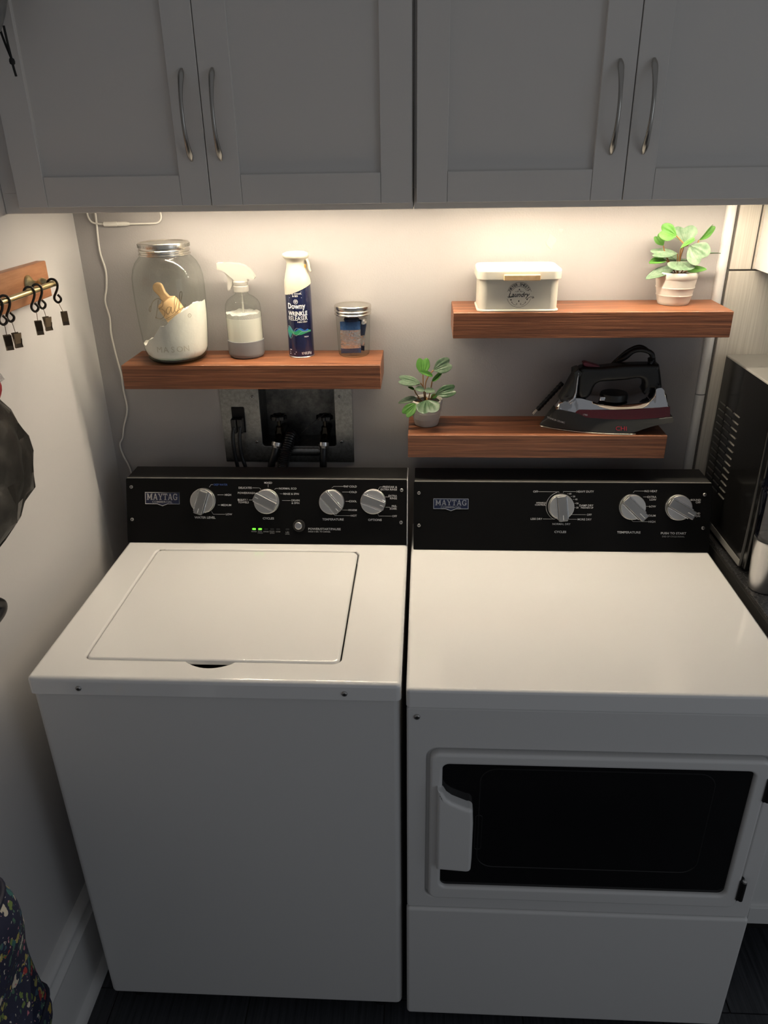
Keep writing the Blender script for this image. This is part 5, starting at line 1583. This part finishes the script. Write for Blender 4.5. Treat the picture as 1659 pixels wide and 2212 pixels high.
def clip_hook(y, yaw, lab, drop=0.0, spread=0.0075, tilt=0.0):
    t = thing('clip_hook', (RX, y, RZ + 0.005), lab, 'hook', 'clip hooks on the brass rail')
    def H(a, b, c=0.0):      # a: away from the wall (+x), b: up, c: along the rail
        ca, sa = math.cos(yaw), math.sin(yaw)
        return (RX + a * ca - c * sa, y + a * sa + c * ca, RZ + b)
    s_ = [H(-0.0085, -0.004), H(-0.0088, 0.002), H(-0.0055, 0.0072), H(0.0, 0.0090), H(0.0060, 0.0066), H(0.0086, 0.0), H(0.0070, -0.008), H(0.0028, -0.016), H(-0.0012, -0.023), H(-0.0012, -0.029), H(0.0030, -0.0335), H(0.0082, -0.0315), H(0.0100, -0.0265), H(0.0072, -0.0215), H(0.0052, -0.0195)]
    MB().tube(bez(s_, 4), 0.0022, 8).build('s_hook', M['bronze'], t, ang=80)
    b0 = -0.0335
    MB().tube([H(0.0035, b0 + 0.001), H(0.0050, b0 - 0.004), H(0.0070 + tilt * 0.3, b0 - 0.018 - drop)], 0.0006, 6).build('wire', M['bronze2'], t)
    top = b0 - 0.017 - drop
    for sg in (-1, 1):
        T = Matrix.Translation(Vector(H(0.0075 + tilt * 0.3, top - 0.024))) @ Matrix.Rotation(yaw + tilt * 25, 4, 'Z') @ Matrix.Rotation(sg * 0.30 + tilt * 6, 4, 'X')
        m_ = MB()
        m_.box(-0.0060, 0.0060, sg * 0.0022 - 0.0007, sg * 0.0022 + 0.0007, 0.0, 0.026, T)
        m_.box(-0.0060, -0.0050, min(0, sg * 0.0040), max(0, sg * 0.0040), 0.0, 0.016, T)
        m_.box(0.0050, 0.0060, min(0, sg * 0.0040), max(0, sg * 0.0040), 0.0, 0.016, T)
        m_.build('clip_jaw', M['bronze2'], t, bevel=0.0004)
clip_hook(-0.2985, 0.2, 'dark s-shaped hook with metal clip at the end of the brass rail', 0.002, tilt=0.01)
clip_hook(-0.3610, 0.9, 'dark s-shaped hook with clip, second from the rail end', 0.0, tilt=0.0)
clip_hook(-0.3900, 0.8, 'dark s-shaped hook with clip, third from the rail end', 0.001, tilt=-0.01)
clip_hook(-0.4770, 0.9, 'dark s-shaped hook with clip, fourth from the rail end', 0.004, tilt=0.0)
clip_hook(-0.5020, 0.8, 'dark s-shaped hook with clip nearest the left edge', 0.002, tilt=-0.008)

# black nylon jacket hanging from the rail
t = thing('hanging_jacket', (-0.665, -0.66, 1.12), 'black nylon garment bunched up hanging under the brass rail', 'garment')
prof = [(1.468, -0.620, 0.020), (1.440, -0.600, 0.030), (1.415, -0.580, 0.034), (1.390, -0.565, 0.036), (1.362, -0.545, 0.045), (1.340, -0.523, 0.055), (1.315, -0.514, 0.060), (1.285, -0.500, 0.062), (1.255, -0.497, 0.064), (1.225, -0.503, 0.064), (1.200, -0.520, 0.060), (1.178, -0.560, 0.056), (1.160, -0.620, 0.048), (1.150, -0.70, 0.035)]
m_ = MB()
rs = []
na = 64
for i, (z, yr, th) in enumerate(prof):
    yl = -0.94
    yc, hy = (yr + yl) / 2, (yr - yl) / 2
    ring = []
    for k in range(na):
        a = 2 * math.pi * k / na
        ca, sa = math.cos(a), math.sin(a)
        fold = 1 + 0.30 * math.sin(7 * a + z * 30) * abs(sa) ** 0.6 + 0.16 * math.sin(13 * a - z * 60)
        y = yc + hy * math.copysign(abs(ca) ** 0.8, ca) * (1 + 0.012 * math.sin(5 * a + z * 70))
        x = -0.670 + (th * 0.85) * math.copysign(abs(sa) ** 0.8, sa) * (fold if sa < 0 or True else 1) * 0.62
        x += 0.010 * noise.noise(Vector((y * 25, z * 25, 0.3)))
        ring.append((max(-0.7285, x), y, z + 0.006 * math.sin(4 * a)))
    rs.append(ring)
m_.rings(rs)
m_.build('shell', M['nylon'], t, ang=24)
m_ = MB()
m_.tube(bez([(-0.655, -0.610, 1.425), (-0.645, -0.588, 1.405), (-0.648, -0.596, 1.385), (-0.650, -0.63, 1.372)], 5), [(0.012, 0.006)] * 16, 10)
part(m_.build('red_lining', M['redfab'], t, ang=60), 'red lining edge')
m_ = MB()
rs = []
for i in range(7):
    z = 1.4650 - 0.0095 * i
    r_ = 0.010 + 0.0045 * i
    rs.append([(-0.655 + r_ * 0.7 * math.cos(2 * math.pi * k / 20) * (1 + 0.2 * math.sin(5 * k + i)), -0.600 + r_ * math.sin(2 * math.pi * k / 20) * (1 + 0.15 * math.sin(3 * k)), z) for k in range(20)])
m_.rings(rs)
m_.build('clear_wrap', M['plastic_bag'], t, ang=30)

# black rounded object low on the wall
t = thing('strap_handle', (-0.69, -0.66, 1.02), 'black rounded handle end low beside the left wall', 'handle')
m_ = MB()
pts = bez([(-0.705, -0.780, 1.072), (-0.692, -0.715, 1.068), (-0.684, -0.680, 1.058), (-0.681, -0.662, 1.044), (-0.682, -0.672, 1.032), (-0.690, -0.715, 1.022), (-0.700, -0.780, 1.020)], 6)
m_.tube(pts, [(0.010, 0.0085)] * len(pts), 12)
m_.build('loop', M['rubber'], t, ang=80)
m_ = MB()
m_.slab(rrect(-0.775, -0.735, 1.00, 1.072, 0.008, 4), 0.6995, 0.73, 0.003, 0, fn=lambda u, v, w: (-w, u, v))
m_.build('mount', M['rubber'], t)

# grey drawstring bag hanging at the top of the left wall, in front of the cabinet
t = thing('drawstring_bag', (-0.668, -0.335, 1.83), 'grey drawstring bag with a black cord at the top left', 'bag')
m_ = MB()
rs = []
BX, BY = -0.640, -0.350
for i in range(12):
    q = i / 11
    z = 1.905 + 0.24 * q
    r_ = 0.008 + 0.050 * min(1, q * 1.6) ** 0.8
    ring = []
    for k in range(36):
        a = 2 * math.pi * k / 36
        f_ = 1 + 0.16 * math.sin(6 * a + 2) * (1 - q * 0.5) + 0.08 * math.sin(11 * a)
        ring.append((max(-0.7285, BX - 0.002 + r_ * 0.95 * f_ * math.cos(a)), min(-0.3045, BY - 0.010 + r_ * 1.0 * f_ * math.sin(a)), z))
    rs.append(ring)
m_.rings(rs)
m_.build('sack', M['greybag'], t, ang=60)
m_ = MB()
kx, ky, kz = -0.6345, -0.3400, 1.8690
m_.tube(bez([(BX - 0.004, BY + 0.008, 1.914), (BX + 0.000, BY + 0.010, 1.890), (kx, ky, kz)], 5), 0.0019, 8)
m_.tube(bez([(BX + 0.006, BY + 0.004, 1.914), (BX + 0.006, BY + 0.006, 1.890), (kx, ky, kz)], 5), 0.0019, 8)
m_.tube(bez([(kx, ky, kz), (kx + 0.0005, ky, kz - 0.012), (kx + 0.0020, ky, kz - 0.024)], 5), 0.0020, 8)
m_.lathe([(0.001, -0.0055), (0.0040, -0.0035), (0.0046, 0.0), (0.0038, 0.0035), (0.001, 0.0055)], (kx, ky, kz - 0.003), 10)
m_.build('drawstring', M['blackcord'], t, ang=70)
MB().tube([(-0.7285, BY, 2.15), (-0.680, BY, 2.160), (-0.655, BY, 2.155), (-0.652, BY, 2.135)], 0.004, 8).build('hanging_loop', M['blackcord'], t)

# floral backpack against the left wall
t = thing('floral_backpack', (-0.665, -1.09, 0.20), 'navy floral quilted backpack in the lower left corner', 'backpack')
def bp_pt(a, q):
    """a around, q 0..1 from the bottom up"""
    z = 0.18 + 0.585 * q
    yr = -0.925 - 0.05 * max(0, (q - 0.86) / 0.14) ** 2.4 - 0.030 * max(0, (0.5 - q)) 
    xr = -0.585 + 0.0 * q - 0.075 * max(0, (q - 0.86) / 0.14) ** 2.5 - 0.030 * max(0, 0.45 - q)
    yl, xl = -1.28, -0.7285
    ca, sa = math.cos(a), math.sin(a)
    px = 0.45
    x = (xr + xl) / 2 + (xr - xl) / 2 * math.copysign(abs(ca) ** px, ca)
    y = (yr + yl) / 2 + (yr - yl) / 2 * math.copysign(abs(sa) ** px, sa)
    x += 0.006 * math.sin(q * 16 + a) + 0.006 * noise.noise(Vector((x * 18, y * 18, z * 18)))
    return (max(-0.7285, x), y, z)
m_ = MB()
m_.rings([[bp_pt(2 * math.pi * k / 56, q / 26) for k in range(56)] for q in range(27)])
m_.build('body', M['floral'], t, ang=80)
for q in (0.93, 0.48):
    pth = [Vector(bp_pt(D(-60 + 180 * k / 20), q - 0.012 * k / 20)) for k in range(21)]
    ctr = Vector((-0.66, -1.09, 0))
    pth = [p + Vector((p.x - ctr.x, p.y - ctr.y, 0)).normalized() * 0.001 for p in pth]
    MB().tube(pth, 0.0055 if q > 0.9 else 0.004, 8).build('zip_binding', M['navyfab'], t, ang=80)
MB().tube(bez([(-0.64, -1.24, 0.70), (-0.590, -1.20, 0.62), (-0.585, -1.10, 0.42), (-0.600, -1.08, 0.24)], 6), [(0.010, 0.004)] * 19, 8).build('strap', M['navyfab'], t, ang=80)

# ================================================================== RIGHT SIDE: COUNTER, MICROWAVE, CANISTER
t = thing('base_cabinet', (0.98, -0.26, 0.0), 'white shaker base cabinet right of the dryer', 'cabinet')
MB().box(0.6925, 1.29, -0.500, -0.010, 0.10, 0.882).build('carcass', M['cabw'], t, smooth=False)
MB().box(0.6925, 1.29, -0.440, -0.420, 0.0, 0.10).build('toe_kick', M['gap'], t, smooth=False)
d = MB().box(0.74, 1.23, -0.512, -0.5005, 0.16, 0.86).build('door', M['cabw'], t, smooth=False)
for a, b in ((0.6955, 0.7740), (1.21, 1.287)):
    MB().box(a, b, -0.520, -0.5005, 0.122, 0.878).build('stile', M['cabw'], d, bevel=0.001)
for a, b in ((0.122, 0.1735), (0.81, 0.878)):
    MB().box(0.7745, 1.2095, -0.5195, -0.5005, a, b).build('rail', M['cabw'], d, bevel=0.001)
t = thing('countertop', (0.98, -0.28, 0.884), 'dark stone countertop right of the dryer', 'countertop')
MB().box(0.6885, 1.30, -0.55, -0.0095, 0.883, 0.9120).build('slab', M['granite'], t, bevel=0.003)
for k in range(3):
    MB().box(0.6835 + 0.0016 * k, 0.6850 + 0.0016 * k, -0.548, -0.060, 0.886, 0.9085 + 0.0014 * k).build('edge_strip', M['ridge'], t, bevel=0.0004)

t = thing('microwave', (0.93, -0.21, 0.913), 'black microwave oven with a grey top on the counter', 'microwave')
mx0, mx1, my0, my1, mz0, mz1 = 0.6990, 1.20, -0.286, -0.012, 0.921, 1.3080
MB().slab(rrect(mx0, mx1, my0, my1, 0.006, 3), mz0, mz1 - 0.002, 0.002, 0.002, n=2).build('casing', M['mw'], t)
MB().slab(rrect(mx0 - 0.0005, mx1, my0, my1, 0.007, 3), mz1 - 0.0022, mz1 + 0.0015, 0.003, 0, n=3).build('top_panel', M['mwtop'], t)
MB().box(mx0 - 0.0006, mx0 + 0.01, my0 + 0.005, my1 - 0.005, mz0, mz0 + 0.016).build('deck_reflection_band', M['mwtop'], t, bevel=0.001)  # grey band coloured in as the dryer deck's reflection on the casing
MB().box(mx0 + 0.003, mx1 - 0.003, my0 - 0.018, my0 - 0.0005, mz0 + 0.003, mz1 - 0.003).build('door', M['mw'], t, bevel=0.003)
for fx in (mx0 + 0.03, mx1 - 0.03):
    for fy in (my0 + 0.03, my1 - 0.03):
        MB().lathe([(0.012, 0.9121), (0.012, 0.9225)], (fx, fy, 0), 14).build('foot', M['rubber'], t)
slot0 = None
for r in range(13):
    z = 1.2060 - 0.0158 * r
    for c in range(3):
        y1_, y0_ = -0.030 - 0.042 * c, -0.064 - 0.042 * c
        ctr = (mx0 - 0.0006, (y0_ + y1_) / 2, z)
        if slot0 is None:
            slot0 = MB().tube([(mx0 - 0.0006, y0_, z), (mx0 - 0.0006, y0_ + 0.002, z), (mx0 - 0.0006, y1_ - 0.002, z), (mx0 - 0.0006, y1_, z)], [0.0008, 0.0019, 0.0019, 0.0008], 6).build('vent_rib', M['mwslot'], t)
        else:
            o = bpy.data.objects.new('vent_rib', slot0.data)
            col.objects.link(o)
            place(o, ctr, t)
CN = (0.7250, -0.3520, 0.9125)
t = thing('steel_canister', CN, 'stainless steel tumbler with a clear upper half on the counter', 'tumbler')
MB().lathe([(0.028, 0.0), (0.0300, 0.001), (0.0308, 0.004), (0.0372, 0.108), (0.0368, 0.112), (0.0340, 0.113)], CN, 40).build('steel_base', M['steel'], t, ang=40)
MB().lathe([(0.0350, 0.1130), (0.0372, 0.116), (0.0430, 0.215), (0.0440, 0.218), (0.0425, 0.219), (0.0415, 0.214), (0.0352, 0.119), (0.002, 0.117)], CN, 36, True, False).build('clear_chamber', M['acryl'], t, ang=50)
MB().lathe([(0.0442, 0.2185), (0.0452, 0.220), (0.0452, 0.226), (0.0430, 0.2285), (0.001, 0.229)], CN, 36).build('lid', M['acryl'], t, ang=40)
